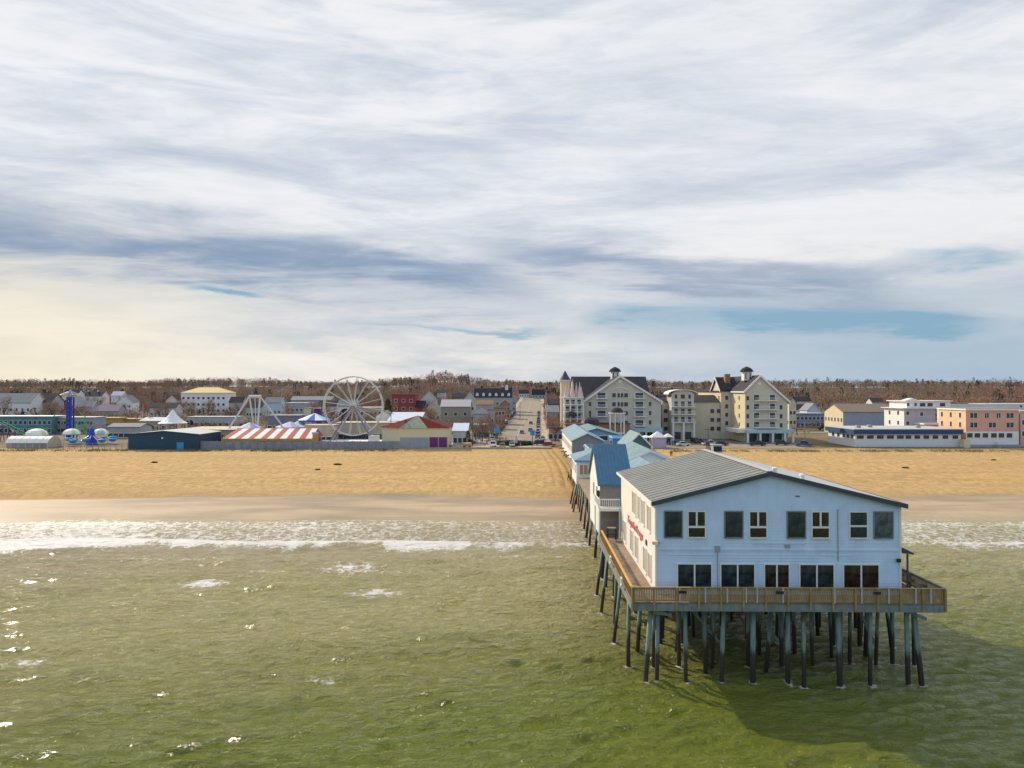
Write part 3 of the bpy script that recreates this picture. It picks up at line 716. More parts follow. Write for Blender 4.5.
# white hut on the left edge
wh = bldg('bay_hut', 'small white hut with pale blue roof on tall raked piles over the wet sand', 'hut', pbl(9.3, 127), 7.6, 12, 3.0, 'hip', 1.5, M_white, M_turq2, M_vblue, -TA, lrows=[(0.7, 1.5, 1.2, 3)], rows=[(0.7, 1.6, 1.3, [])])
for xx in (1.3, 2.9): window(wh, xx, 0, .6, 1.4, 1.7, 'f', 'pair', M_white, mat('tan_curtain', (.42, .25, .12), .7))
MB().box(-.35, 7.95, -.42, -.352, 2.85, 3.12, M_vblue).build('fascia', wh)
gb = bldg('shingled_arcade', 'grey shingled gable-end arcade with turquoise roof and white side wall above the beach', 'building', pbl(11.1, 166), 7.4, 44, 4.0, 'gy', 1.7, M_greyshingle, M_turq2, M_white, -TA, lrows=[(1.2, 1.4, 1.6, 9)], lm=M_white)
MB().lathe([(.22, 0), (.3, .02), (.22, .08)], (0, 0), M_white, 10).build('wall_lamp', gb, loc=(2.9, -.02, 2.6)).rotation_euler = (PI/2, 0, 0)
cb = bldg('wide_pier_arcade', 'wide light blue arcade with shallow grey-turquoise gable roof in the middle of the pier', 'building', pbl(13.4, 192), 12.2, 26, 3.7, 'gy', 1.7, M_blue, M_turq, M_turq, -TA, ov=1.2, rows=[(2.2, 1.2, 2.4, [4.3, 8.0])])
MB().box(.6, 5.6, -.12, .01, .2, 2.3, M_dark).build('shop_opening', cb)
ub = bldg('bright_blue_kiosk', 'bright blue flat-topped kiosk beside two carved brown figures on the pier', 'kiosk', pbl(21.5, 172), 4.6, 7, 3.9, 'flat', .3, M_vblue, M_vblue, M_blue, -TA, ov=.15, door=(2.6, 1.1, 2.2, M_dark))
sb = bldg('low_blue_shop', 'low light blue shop with pale roof directly behind the steep blue metal roof', 'shop', pbl(13.8, 150), 6.6, 12, 3.0, 'flat', .25, M_blue, M_fascia, M_blue, -TA, ov=.2, rows=[(.6, 1.4, 1.4, 3)])
M_carve = mat('carved_brown_wood', (0.42, 0.22, 0.10), .7, .25, 3)
for i, (x, y, l) in enumerate(((20.9, 170.5, 'tall carved brown wooden figure left of the bright blue kiosk'), (24.6, 170.8, 'tall carved brown wooden figure in front of the right side of the bright blue kiosk'))):
    st = thing('carved_figure', l, 'statue', pbl(x, y), -TA, 'carved figures on the pier')
    MB().lathe([(.45, 0), (.5, .4), (.42, 1.2), (.52, 1.9), (.60, 2.5), (.30, 2.9), (.24, 3.0), (.32, 3.2), (.36, 3.5), (.22, 3.8), (.05, 3.9)], (0, 0), M_carve, 10).build('body', st, smooth=True)
    for s in (-1, 1): MB().tube([(s * .55, 0, 2.5), (s * .75, -.1, 1.9), (s * .5, -.4, 1.5)], [.14, .12, .10], M_carve, 7).build('arm', st, smooth=True)
# ------------------------------------------------------------------ sea
rs = np.random.RandomState(5)
comps = []
for i in range(110):
    L = 0.95 * (13.0 / 0.95) ** (rs.rand() ** 1.25)
    th = rs.normal(0.0, 0.38 if L < 2.0 else 0.12) + R(-10)
    k = 2 * PI / L; A = 0.0089 * L ** 0.70 * (0.6 + 0.8 * rs.rand()) * (1.15 if L < 2.2 else 0.52)
    comps.append((k * math.sin(th), k * math.cos(th), k, A, rs.rand() * 2 * PI))
def smooth(v, a, b):
    q = np.clip((v - a) / (b - a), 0, 1); return q * q * (3 - 2 * q)
def wob(x, s, seed):
    r = np.random.RandomState(seed); o = 0
    for i in range(5):
        o = o + np.sin(x * s * (0.5 + 1.1 * i) + r.rand() * 6.28) / (1 + 0.8 * i)
    return o / 2.2
def crest_y(x, n):                  # the lines where small waves stand up and break
    return [101.5 + 2.4 * wob(x, 0.035, 3), 84.5 + 2.2 * wob(x, 0.035, 9), 108.5 + 1.0 * wob(x, 0.05, 5), 119.0 + 1.3 * wob(x, 0.028, 4), 74.0 + 2.5 * wob(x, 0.04, 12), 93.0 + 2.6 * wob(x, 0.04, 15), 112.0 + 1.5 * wob(x, 0.04, 41), 115.6 + 1.4 * wob(x, 0.05, 43)][n]
def amp(Y): return 0.16 + 0.84 * smooth(Y, 118, 84)
def sea_z(X, Y):
    dX = np.zeros_like(X); dY = np.zeros_like(X); Z = np.zeros_like(X)
    far = np.maximum(np.abs(X) - 140, 0) + np.maximum(-Y + 25, 0)
    for kx, ky, k, A, ph in comps:
        att = np.exp(-far / 40.0 * min(1.0, k * 0.6))
        a = kx * X + ky * Y + ph
        Z += A * att * np.sin(a)
        dX += 0.35 * A * att * kx / k * np.cos(a); dY += 0.35 * A * att * ky / k * np.cos(a)
    f = amp(Y) * (0.95 + 0.10 * wob(X * 0.9 + Y * 0.4, 0.05, 21) * wob(Y * 1.1 - X * 0.3, 0.06, 22))
    Z *= f; dX *= f; dY *= f
    for n, (h, wd) in enumerate([(0.40, 1.5), (0.24, 1.6), (0.12, 1.2), (0.02, 0.8), (0.13, 1.8), (0.13, 1.6)]):
        cy = crest_y(X, n); q = Y - cy
        run = np.clip(0.7 + 0.5 * wob(X, 0.03, 30 + n), 0.0, 1.1)
        wd_ = np.where(q > 0, wd * 0.55, wd * 1.3)        # steeper towards the beach
        Z += h * run * np.exp(-(q / wd_) ** 2)
    Z *= 1.0 - 0.9 * smooth(Y, 113, 120)
    return X + dX, Y + dY, Z
def foam_attr(X, Y):
    f = np.zeros_like(X)
    for n, (s, wd, tail) in enumerate([(1.2, 1.3, 9.0), (0.55, 0.5, 2.5), (0.45, 0.5, 3.5), (0.75, 0.35, 0.8), (0.20, 0.4, 1.0), (0.60, 0.6, 3.0), (0.85, 0.3, 0.9), (0.8, 0.25, 0.9)]):
        cy = crest_y(X, n); q = Y - cy
        run = np.clip(0.45 + 0.9 * wob(X, 0.045, 30 + n) + 0.35 * wob(X, 0.25, 50 + n), 0, 1)
        if n == 3: run = 0.65 + 0.35 * run
        if n == 0: run = np.clip(0.55 + 0.50 * run + 0.25 * smooth(-X, 20, 70) + 0.12 * wob(X, 0.5, 61), 0, 1.15); tail = tail * (0.75 + 0.6 * wob(X, 0.12, 62) + 0.3 * wob(X, 0.5, 63)).clip(.2)
        f = np.maximum(f, s * run * np.where(q > 0, np.exp(-(q / wd) ** 2), np.exp(-(-q / tail) ** 1.4)))
    wash = smooth(Y, 90, 103) * (0.62 + 0.10 * wob(X, 0.04, 70) + 0.10 * smooth(-X, 0, 70)) * (1 - smooth(Y, 117, 121))
    f = np.maximum(f, wash)
    f = np.maximum(f, 0.17 + 0.0 * Y)
    # patches of old foam left by waves that broke further out
    r = np.random.RandomState(8)
    for px, py, rr, s in [(378, 592, 3.0, .75), (205, 583, 2.4, .9), (60, 668, 1.5, .4), (300, 655, 2.0, .4), (320, 680, 2.2, .55), (430, 572, 5, .5), (640, 705, 1.2, .5), (30, 660, 2.0, .7), (400, 572, 2.5, .6), (355, 568, 5.0, .7)]:
        D = CH * F / (py - HY); cx = X_at(px, D)
        f = np.maximum(f, s * np.exp(-((X - cx) / (rr * 1.7)) ** 2 - ((Y - D) / rr) ** 2))
    for px_, py_ in PILES:
        m_ = (np.abs(X - px_) < 1.5) & (np.abs(Y - py_) < 1.5)
        f[m_] = np.maximum(f[m_], 0.85 * np.exp(-((X[m_] - px_) ** 2 + (Y[m_] - py_ + .15) ** 2) / 0.38))
    return f
water, t, b = new_mat('sea_water')
p = t.pos(); X, Y, Z = t.xyz(p)
fa = t.n.new('ShaderNodeAttribute'); fa.attribute_name = 'foam'; fa = fa.outputs['Fac']
nb = t.noise(t.mapping(p, (0.35, 1, 1), (0, 0, R(8))), 0.06, 5, 0.6, 0.4)
Yn = t.add(Y, t.m('MULTIPLY_ADD', t.sub(nb, 0.5), 26.0, t.mul(X, -0.26)))  # sun-side glare painted into the water: colour shifts to tan leftwards
c = t.mix(t.ramp(Yn, 44, 80), (0.145, 0.170, 0.012), (0.37, 0.325, 0.125))
c = t.mix(t.ramp(Yn, 84, 106), c, (0.42, 0.34, 0.18))
c = t.mix(t.mul(t.ramp(t.noise(t.mapping(p, (0.3, 1, 1)), 0.25, 5, 0.6), 0.5, 0.7), 0.35), c, (0.11, 0.13, 0.02))
lace1 = t.n.new('ShaderNodeTexVoronoi'); lace1.feature = 'DISTANCE_TO_EDGE'; lace1.inputs['Scale'].default_value = 0.85
wp = t.n.new('ShaderNodeVectorMath'); wp.operation = 'MULTIPLY_ADD'
nz = t.n.new('ShaderNodeTexNoise'); nz.inputs['Scale'].default_value = 0.7; nz.inputs['Detail'].default_value = 4; t.put(nz.inputs['Vector'], p)
t.l.new(nz.outputs['Color'], wp.inputs[0]); wp.inputs[1].default_value = (2.2, 2.2, 0); t.l.new(t.mapping(p, (0.8, 0.55, 1)), wp.inputs[2])
t.l.new(wp.outputs[0], lace1.inputs['Vector'])
lace = t.ramp(lace1.outputs['Distance'], 0.13, 0.0)
nf1 = t.noise(t.mapping(p, (0.45, 1, 1)), 1.3, 6, 0.72, 0.3)
nf2 = t.noise(t.mapping(p, (0.6, 1, 1), (0, 0, R(20))), 3.2, 5, 0.7, 0.5)
thr = t.m('MULTIPLY_ADD', lace, 0.14, t.m('MULTIPLY_ADD', nf1, 0.55, t.mul(nf2, 0.45)))
foam = t.ramp(t.add(thr, t.mul(fa, 0.80)), 0.98, 1.22)
foam = t.mul(foam, t.ramp(fa, 0.06, 0.25))
t.put(b.inputs['Base Color'], t.mix(foam, c, (0.82, 0.80, 0.76)))
t.put(b.inputs['Roughness'], t.m('MULTIPLY_ADD', foam, 0.5, 0.10))
b.inputs['IOR'].default_value = 1.42
hn = t.m('MULTIPLY_ADD', t.noise(t.mapping(p, (0.55, 1, 1), (0, 0, R(-18))), 1.3, 6, 0.66, 0.5), 1.0, t.mul(t.noise(t.mapping(p, (0.45, 1, 1), (0, 0, R(14))), 3.4, 4, 0.60), 0.42))
nrm = t.bump(t.mul(hn, t.ramp(Y, 121, 108, 0.25, 1.0)), 1.0, 0.85)
nrm = t.bump(t.mul(foam, nf1), 0.6, 0.12, nrm)
t.put(b.inputs['Normal'], nrm)
sx = seg((-3000, -400, 200), (-400, -130, 8), (-130, 150, 0.32), (150, 400, 8), (400, 3000, 200))
sy = seg((-900, -60, 60), (-60, 30, 4), (30, 62, 0.24), (62, 125, 0.34), (125, 129, 1.0))
struct(grid_obj('sea', sx, sy, sea_z, water, {'foam': foam_attr}))

# ================================================================== the town: materials
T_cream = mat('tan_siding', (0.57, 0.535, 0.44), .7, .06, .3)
T_cream_lit = mat('tan_siding_sunlit', (0.66, 0.56, 0.36), .7, .06, .3)  # lit copy of the tan siding, sunlight painted in for sunward walls
T_roof = mat('brown_shingles', (0.054, 0.050, 0.057), .85, .2, .5, spec=0.15)
T_roofd = mat('dark_shingles', (0.042, 0.040, 0.048), .85, .2, .5, spec=0.15)
T_roofg = mat('grey_shingles', (0.24, 0.25, 0.26), .85, .15, .5, spec=0.15)
T_roofl = mat('pale_grey_roof', (0.46, 0.47, 0.48), .7, .1, .3)
T_rooftan = mat('tan_flat_roof', (0.50, 0.44, 0.33), .8, .12, .2)
T_brick = mat('red_brick', (0.30, 0.055, 0.05), .85, .2, 2)
T_brick2 = mat('brown_brick', (0.34, 0.19, 0.13), .85, .2, 2)
T_grey = mat('grey_siding', (0.38, 0.39, 0.40), .7, .1, .4)
T_bgrey = mat('blue_grey_siding', (0.30, 0.35, 0.42), .7, .1, .4)
T_pink = mat('salmon_siding', (0.66, 0.38, 0.31), .7, .06, .4)
T_pink_lit = mat('salmon_siding_sunlit', (0.75, 0.46, 0.26), .7, .06, .4)  # lit copy of the salmon siding, sunlight painted in for the sunward side
T_navy = mat('navy_paint', (0.012, 0.06, 0.105), .6, .15, .3, stripes=(0, .5, .03))
T_awn = mat('navy_awning', (0.015, 0.065, 0.16), .6, .12, .5)
T_teal = mat('teal_paint', (0.09, 0.24, 0.28), .7, .2, .3)
T_ochre = mat('ochre_paint', (0.50, 0.30, 0.05), .7, .2, .5)
T_fence = mat('grey_fence_boards', (0.25, 0.27, 0.31), .8, .22, .6, stripes=(0, .3, .03))
T_sage = mat('sage_panel', (0.27, 0.30, 0.24), .85, .12, .6, spec=0.1)
T_redroof = mat('red_shingles', (0.15, 0.03, 0.022), .9, .2, .6, spec=0.1)
T_purple = mat('purple_door', (0.16, 0.02, 0.17), .6, .1)
T_lemon = mat('pale_yellow_wall', (0.66, 0.62, 0.42), .7, .05)
T_canvas = mat('white_canvas', (0.82, 0.80, 0.76), .7, .05)
T_lilac = mat('lilac_canvas', (0.40, 0.40, 0.56), .7, .1)
T_red = mat('red_canvas', (0.40, 0.09, 0.055), .7, .15)
T_rblue = mat('ride_blue', (0.02, 0.05, 0.42), .45, .1)
T_sky = mat('ride_sky_blue', (0.03, 0.30, 0.62), .45, .1)
T_green = mat('ride_green', (0.06, 0.38, 0.06), .45, .1)
T_steel = mat('ride_white_steel', (0.60, 0.60, 0.58), .45, .1)
T_mauve = mat('mauve_steel', (0.23, 0.21, 0.30), .5, .1)
T_cor = mat('dark_red_steel', (0.22, 0.03, 0.04), .5, .1)
T_asph = mat('asphalt', (0.27, 0.22, 0.165), .9, .2, .15)
T_conc = mat('pavement_concrete', (0.42, 0.34, 0.25), .9, .15, .2)
T_line = mat('road_paint', (0.72, 0.70, 0.62), .7, .1)

def town(name, label, cat, p0, p1, D, ye, depth, kind='gx', yr=None, wm=None, rm=None, tm=None, rows=(), lrows=(), base=None, zb=None, **k):
    """a town building whose front spans photo columns p0..p1 at distance D, with eaves at row ye and ridge at row yr"""
    x0, x1 = X_at(p0, D), X_at(p1, D); g = G((x0 + x1) / 2, D) if zb is None else zb
    h = Z_at(ye, D) - g
    rise = (ye - (yr if yr is not None else ye)) * D / F if kind != 'flat' else k.pop('rise', .4)
    W = x1 - x0
    def cv(rows_, L):
        o = []
        for q in rows_:                                   # (bottom fraction of wall height, window height m, width m, count[, style])
            o.append((q[0] * h, *q[1:]))
        return o
    return bldg(name, label, cat, (x0, D, g), W, depth, h, kind, max(rise, .3), wm, rm, tm, rows=cv(rows, W), lrows=cv(lrows, depth), **k)

# ---- roads and pavements draped on the ground
def drape(name, pts_l, pts_r, mt, lift=0.03):
    m = MB()
    for i in range(len(pts_l) - 1):
        q = [pts_l[i], pts_r[i], pts_r[i + 1], pts_l[i + 1]]
        m.poly([(x, y, G(x, y) + lift) for x, y in q], mt)
    return struct(m.build(name))
def main_x(y): return y * 0.0405 - 9.6
ys_ = [228 + i * 6 for i in range(96)]
drape('main_street', [(main_x(y) - 10, y) for y in ys_], [(main_x(y) + 10, y) for y in ys_], T_asph, .05)
for s in (-1, 1):
    a, b_ = ([(main_x(y) + s * 10.0, y) for y in ys_[3:]], [(main_x(y) + s * 13.5, y) for y in ys_[3:]])
    if s < 0: a, b_ = b_, a
    drape('pavement', a, b_, T_conc, .17)
    kb = MB()
    for i in range(3, 95):
        x0_, x1_ = main_x(ys_[i]) + s * 9.95, main_x(ys_[i + 1]) + s * 9.95
        kb.bar((x0_, ys_[i], G(x0_, ys_[i]) + .09), (x1_, ys_[i + 1], G(x1_, ys_[i + 1]) + .09), .14, T_conc, .2)
    struct(kb.build('kerb'))
m = MB()
for i in range(0, 90, 2):
    y = ys_[i] + 14; x = main_x(y); m.poly([(x - .12, y, G(x, y) + .07), (x + .12, y, G(x, y) + .07), (x + .12 + .2, y + 4, G(x, y + 4) + .07), (x - .12 + .2, y + 4, G(x, y + 4) + .07)], T_line)
struct(m.build('road_marking'))
ps = [228, 232, 236, 240, 244]
drape('beachfront_road', [(20, y) for y in ps], [(96, y) for y in ps], T_asph, .06)
m = MB()
xs_ = [-200 + i * 8 for i in range(61)]
for i in range(60):
    for y0_, y1_ in ((306, 312),): m.poly([(xs_[i], y0_, G(xs_[i], y0_) + .09), (xs_[i + 1], y0_, G(xs_[i + 1], y0_) + .09), (xs_[i + 1], y1_, G(xs_[i + 1], y1_) + .09), (xs_[i], y1_, G(xs_[i], y1_) + .09)], T_asph)
struct(m.build('cross_street'))
m = MB(); m.box(-30, 13, 227.5, 252, 3.0, 3.40, T_conc); struct(m.build('plaza'))
m = MB(); m.box(-30, 13, 227.2, 227.45, 2.6, 3.75, T_conc); struct(m.build('sea_wall'))

# ---- ferris wheel
fw = thing('ferris_wheel', 'big white ferris wheel without cabins, standing on a white platform behind the grey fence', 'ferris wheel', (X_at(353.5, 246), 246, 3.4))
hc = Z_at(406, 246) - 3.4; FR = 10.3
for yy in (-1.0, 1.0):
    ring = [(FR * math.sin(2 * PI * i / 48), yy, hc + FR * math.cos(2 * PI * i / 48)) for i in range(48)]
    MB().tube(ring, .18, T_steel, 6, True).build('rim', fw)
ring = [(FR * .52 * math.sin(2 * PI * i / 32), 0, hc + FR * .52 * math.cos(2 * PI * i / 32)) for i in range(32)]
for i in range(16):
    a = 2 * PI * (i + .35) / 16; e = (FR * math.sin(a), hc + FR * math.cos(a)); m = MB()
    for yy in (-1.0, 1.0): m.tube([(0, yy * .5, hc), (e[0], yy, e[1])], .09, T_steel, 6)
    m.tube([(e[0], -1, e[1]), (e[0], 1, e[1])], .09, T_steel, 5)
    m.build('spoke', fw)
MB().tube([(0, -1.3, hc), (0, 1.3, hc)], .95, T_steel, 14).build('hub', fw)
for sx_, yy in ((-1, -1.6), (1, -1.6), (-1, 1.6), (1, 1.6)):
    MB().bar((sx_ * .3, yy, hc), (sx_ * 8.0, yy * 1.8, .2), .55, T_mauve, .45).build('support_leg', fw)
MB().box(-11.5, 10, -4, 4, 0, .5, T_mauve).box(-11.8, 10.3, -4.4, 4.4, .5, 1.15, T_canvas).build('platform', fw)
MB().box(6, 9.5, -3.5, -1.5, 1.2, 3.2, T_canvas).build('ticket_booth', fw)

# ---- white swing-ride frame
D = 256
fr = thing('swing_ride_frame', 'white steel A-frame ride tower with splayed legs above the striped roof', 'fairground ride', (X_at(255, D), D, 3.4))
s_ = D / F
def rp(px, py, yy): return ((px - 255) * s_, yy, (HY - py) * s_ + CH - 3.4)
MB().tube([rp(249, 396.5, 0), rp(261, 396.5, 0)], .55, T_steel, 8).build('top_bar', fr)
for (a, b_, yb) in (((249, 397), (232, 429), -3), ((249.5, 397), (250.5, 436), 5), ((260, 397), (261, 438), -4), ((260.5, 397), (283, 433), 5)):
    MB().tube([rp(*a, 0), rp(*b_, yb)], .33, T_steel, 7).build('support_leg', fr)
MB().tube([rp(255, 397, 0), rp(256.5, 424, -.5)], .14, T_steel, 6).build('pendulum_arm', fr)
MB().lathe([(.3, 3.0), (2.3, 3.2), (2.3, 3.7), (.3, 4.0)], (.6, 0), T_cor, 14).build('gondola', fr)

# ---- striped pavilion, fence, pillar, carousel house
D = 232
x0, x1 = X_at(222, D), X_at(312, D)
pv = thing('striped_pavilion', 'long low pavilion with a red and white striped canvas roof and yellow valance', 'pavilion', (x0, D, 3.3))
zt, zm = Z_at(428.5, D + 6) - 3.3, Z_at(438.5, D) - 3.3
W_ = x1 - x0; m = MB(); n = 14
for i in range(n):
    a, b_ = i / n, (i + 1) / n; off = 2.6
    tx = lambda f: off + f * (W_ - off)
    mt_ = T_red if i % 2 == 0 else T_canvas
    m.poly([(a * W_, 0, zm), (b_ * W_, 0, zm), (tx(b_), 7, zt), (tx(a), 7, zt)], mt_)
    m.poly([(tx(a), 7, zt), (tx(b_), 7, zt), (b_ * W_, 14, zm), (a * W_, 14, zm)], mt_)
m.poly([(0, 14, zm), (0, 0, zm), (off, 7, zt)], T_red); m.poly([(W_, 0, zm), (W_, 14, zm), (W_, 7, zt)], T_red)
m.build('roof', pv); MB().box(0, W_, -.12, .02, zm - .75, zm - .02, T_ochre).build('valance', pv)
for i in range(9): MB().box(i * W_ / 8 - .1, i * W_ / 8 + .1, .03, .2, 0, zm - .03, T_steel).build('post', pv)
MB().box(.3, W_ - .3, 13.6, 13.9, 0, zm - .4, T_grey).build('back_wall', pv)
D = 227
x0, x1 = X_at(194, D), X_at(400, D)
fe = thing('board_fence', 'long grey vertical board fence between the fairground and the sand', 'fence', (x0, D, 3.05))
n = 26
for i in range(n):
    w_ = (x1 - x0) / n; g = G(x0 + i * w_, D) - 3.05
    MB().box(i * w_ + .07, (i + 1) * w_ - .07, -.04, .04, g - .2, g + 2.55 + rnd.uniform(-.06, .06), T_fence).build('panel', fe)
    MB().box(i * w_ - .07, i * w_ + .07, -.10, .10, g - .3, g + 2.75, T_mauve).build('post', fe)
pi_ = thing('orange_pillar', 'orange upright signboard pillar at the right end of the striped pavilion', 'pillar', (X_at(315.5, 231), 231, 3.3))
MB().box(-.85, .85, -.4, .4, 0, 4.6, mat('amber_paint', (.68, .28, .03), .5, .15)).build('panel', pi_)
MB().box(-.55, .55, -.43, -.402, 2.2, 4.2, T_ochre).build('inset', pi_); MB().box(-1.0, 1.0, -.5, .5, 4.6, 5.1, T_lilac).build('cap', pi_)
D = 229; x0, x1 = X_at(400, D), X_at(448, D)
ch = thing('carousel_house', 'yellow walled carousel house with red and sage green tent-shaped roof and purple doors', 'building', (x0, D, 3.2))
W_ = x1 - x0; h = Z_at(428, D) - 3.2; Lw = X_at(383, D + 9) - x0
m = MB(); A = [(0, 0), (W_, 0), (W_, 14), (Lw, 14), (Lw, 7)]
def wallp(a, b_, z0, z1, mt_): m.poly([(*a, z0), (*b_, z0), (*b_, z1), (*a, z1)], mt_)
for i in range(5):
    a, b_ = A[i], A[(i + 1) % 5]; wallp(a, b_, -1, h, T_lemon)
m.build('wall', ch)
px_, py_, pz_ = (X_at(418, D + 6) - x0, 6, Z_at(415.5, D + 6) - 3.2)
m = MB(); e = .5
Ao = [(-e, -e), (W_ * .58, -e), (W_ + e, -e), (W_ + e, 14.5), (Lw - e, 14.5), (Lw - e, 6.6)]
cl_ = [T_sage, T_redroof, T_redroof, T_redroof, T_sage, T_redroof]
for i in range(6):
    a, b_ = Ao[i], Ao[(i + 1) % 6]
    m.poly([(*a, h), (*b_, h), (px_, py_, pz_)], cl_[i])
m.poly([(x, y, h - .02) for x, y in reversed(Ao)], T_sage)
m.build('roof', ch)
MB().box(.05, W_ * .58, -.10, -.0, 0, 3.6, T_bgrey).build('shutter', ch)
for a in (.62, .81): MB().box(W_ * a, W_ * (a + .17), -.12, -.0, 0, 3.7, T_purple).build('door', ch)
for a in (.595, .795, .98): MB().box(W_ * a, W_ * a + .22, -.16, -.0, 0, 3.75, T_grey).build('post', ch)

# ---- navy warehouse and its neighbours
D = 226
nw = town('navy_warehouse', 'long low navy blue warehouse with a bright blue door at the edge of the sand', 'warehouse', 128.5, 199, D, 434.5, 17, 'gy', 431.2, T_navy, T_roofl, T_navy, ov=.3)
MB().box(15.7, 17.9, -.08, .01, -.4, 2.3, T_sky).build('door', nw); MB().lathe([(.25, 0), (.3, .03), (.2, .1)], (0, 0), T_canvas, 10).build('wall_lamp', nw, loc=(11, -.02, 3.7)).rotation_euler = (PI/2, 0, 0)
town('flat_beige_shed', 'long beige flat-roofed shed behind the navy warehouse, open at its front', 'shed', 176, 232, 246, 430, 22, 'flat', wm=T_rooftan, rm=T_rooftan, ov=.6, rows=[(.1, 2.4, 3.6, 6)])
town('beige_stall_block', 'beige flat-roofed stall block between the orange pillar and the ferris wheel', 'stall block', 305, 333, 250, 425.5, 8, 'flat', wm=T_rooftan, rm=T_rooftan, rows=[(.1, 1.6, 2.4, 4)])
town('long_tan_arcade', 'long tan flat-roofed arcade seen through the lower half of the ferris wheel', 'arcade', 336, 396, 262, 423, 12, 'flat', wm=T_rooftan, rm=T_rooftan, rows=[(.1, 1.8, 2.6, 8)])
town('white_front_stall', 'small white-fronted stall just right of the ferris wheel', 'stall', 376, 392, 280, 416, 8, 'gy', 411, M_white, T_roofg, rows=[(.2, 1.6, 2, 2)])
town('pale_blue_roof_hall', 'low hall with a pale blue-white roof in front of the red brick house', 'hall', 388, 420, 272, 421, 26, 'gx', 413.5, T_grey, mat('pale_blue_white_roof', (.55, .62, .72), .6, .08), rows=[(.2, 1.3, 1.4, 6)])
wt = thing('peaked_tent', 'white canvas tent rising to a high central peak behind the navy warehouse', 'tent', (X_at(173, 268), 268, 3.4))
zt_ = Z_at(410, 268) - 3.4; ze = Z_at(423, 268) - 3.4
prof = [(5.3, ze), (3.9, ze + .7), (2.7, ze + 1.7), (1.5, ze + 3.1), (.5, zt_ - .3), (.05, zt_)]
MB().lathe(prof, (0, 0), T_canvas, 12).build('canopy', wt)
for i in range(8): a = 2 * PI * i / 8; MB().tube([(5.1 * math.cos(a), 5.1 * math.sin(a), 0), (5.1 * math.cos(a), 5.1 * math.sin(a), ze)], .09, T_steel, 6).build('post', wt)
def hiptent(label, p0, p1, D, ye, yt, cm, vm=None, cat='tent', name='market_tent', wallm=None, n=8):
    x0, x1 = X_at(p0, D), X_at(p1, D); g = G((x0 + x1) / 2, D); r = (x1 - x0) / 2
    ze, zt = Z_at(ye, D) - g, Z_at(yt, D) - g
    o = thing(name, label, cat, ((x0 + x1) / 2, D + r, g))
    m = MB()
    for i in range(n):
        a, b_ = 2 * PI * (i + .5) / n, 2 * PI * (i + 1.5) / n; k = r / math.cos(PI / n) * (1 if n == 4 else 1)
        m.poly([(k * math.cos(a), k * math.sin(a), ze), (k * math.cos(b_), k * math.sin(b_), ze), (0, 0, zt)], cm[i % len(cm)])
        m.poly([(k * math.cos(b_), k * math.sin(b_), ze - .02), (k * math.cos(a), k * math.sin(a), ze - .02), (k*math.cos(a), k*math.sin(a), ze - .5), (k*math.cos(b_), k*math.sin(b_), ze - .5)], vm or cm[0])
    m.build('canopy', o)
    for i in range(n): a = 2 * PI * (i + .5) / n; MB().tube([(r * math.cos(a), r * math.sin(a), 0), (r * math.cos(a), r * math.sin(a), ze - .05)], .08, T_steel, 5).build('post', o)
    if wallm: MB().prism([(r*.9*math.cos(2*PI*(i+.5)/n), r*.9*math.sin(2*PI*(i+.5)/n)) for i in range(n)], 0, ze - .3, wallm).build('side_wall', o)
    return o
hiptent('lilac peaked stall tent behind the left end of the striped pavilion', 235, 257, 246, 428, 422.5, [T_lilac, mat('grey_lilac', (.5, .5, .6), .7)])
hiptent('lilac peaked stall tent behind the right half of the striped pavilion', 272, 300, 250, 427.5, 422, [T_lilac, mat('grey_lilac', (.5, .5, .6), .7)])
hiptent('pale green peaked tent with small ridge between the lilac tent and the orange pillar', 288, 304, 262, 426, 421, [mat('mint_canvas', (.45, .62, .55), .7)])
hiptent('bright blue and white peaked ride canopy left of the ferris wheel', 294, 327, 262, 420.5, 413.5, [T_canvas, mat('sky_canvas', (.30, .50, .85), .6), T_rblue], T_rblue, name='ride_canopy', cat='canopy', n=12)
# ---- left edge: coaster, quonset, domes, blue rides
D = 229
q = thing('arched_tent', 'white arched barrel-vault tent with open dark side at the left edge of the beach front', 'tent', (X_at(4, D), D, 3.1))
L = X_at(47, D) - X_at(4, D); r_ = 3.9
def arch(x0, x1, a0, a1, mt_, nm, n=12, oy_=0.):
    m = MB(); pts = [(-r_ * math.cos(a0 + (a1 - a0) * i / n), r_ * math.sin(a0 + (a1 - a0) * i / n)) for i in range(n + 1)]
    for i in range(n):
        (ya, za), (yb, zb_) = pts[i], pts[i + 1]
        m.poly([(x0, ya + r_, za), (x1, ya + r_, za), (x1, yb + r_, zb_), (x0, yb + r_, zb_)], mt_)
    return m
arch(0, L, R(28), PI, T_canvas, 'c').build('canopy', q)
m = MB(); m.poly([(L, r_ - r_ * math.cos(a), r_ * math.sin(a)) for a in [PI * i / 12 for i in range(13)]], T_rooftan); m.build('end_wall', q)
MB().box(0, L, 1.2, 1.3, 0, 1.8, T_grey).build('inner_wall', q)
for i in range(7): a0 = i * L / 6; MB().tube([(a0, r_ - (r_ + .03) * math.cos(PI * j / 10), (r_ + .03) * math.sin(PI * j / 10)) for j in range(11)], .07, T_steel, 5).build('hoop', q)
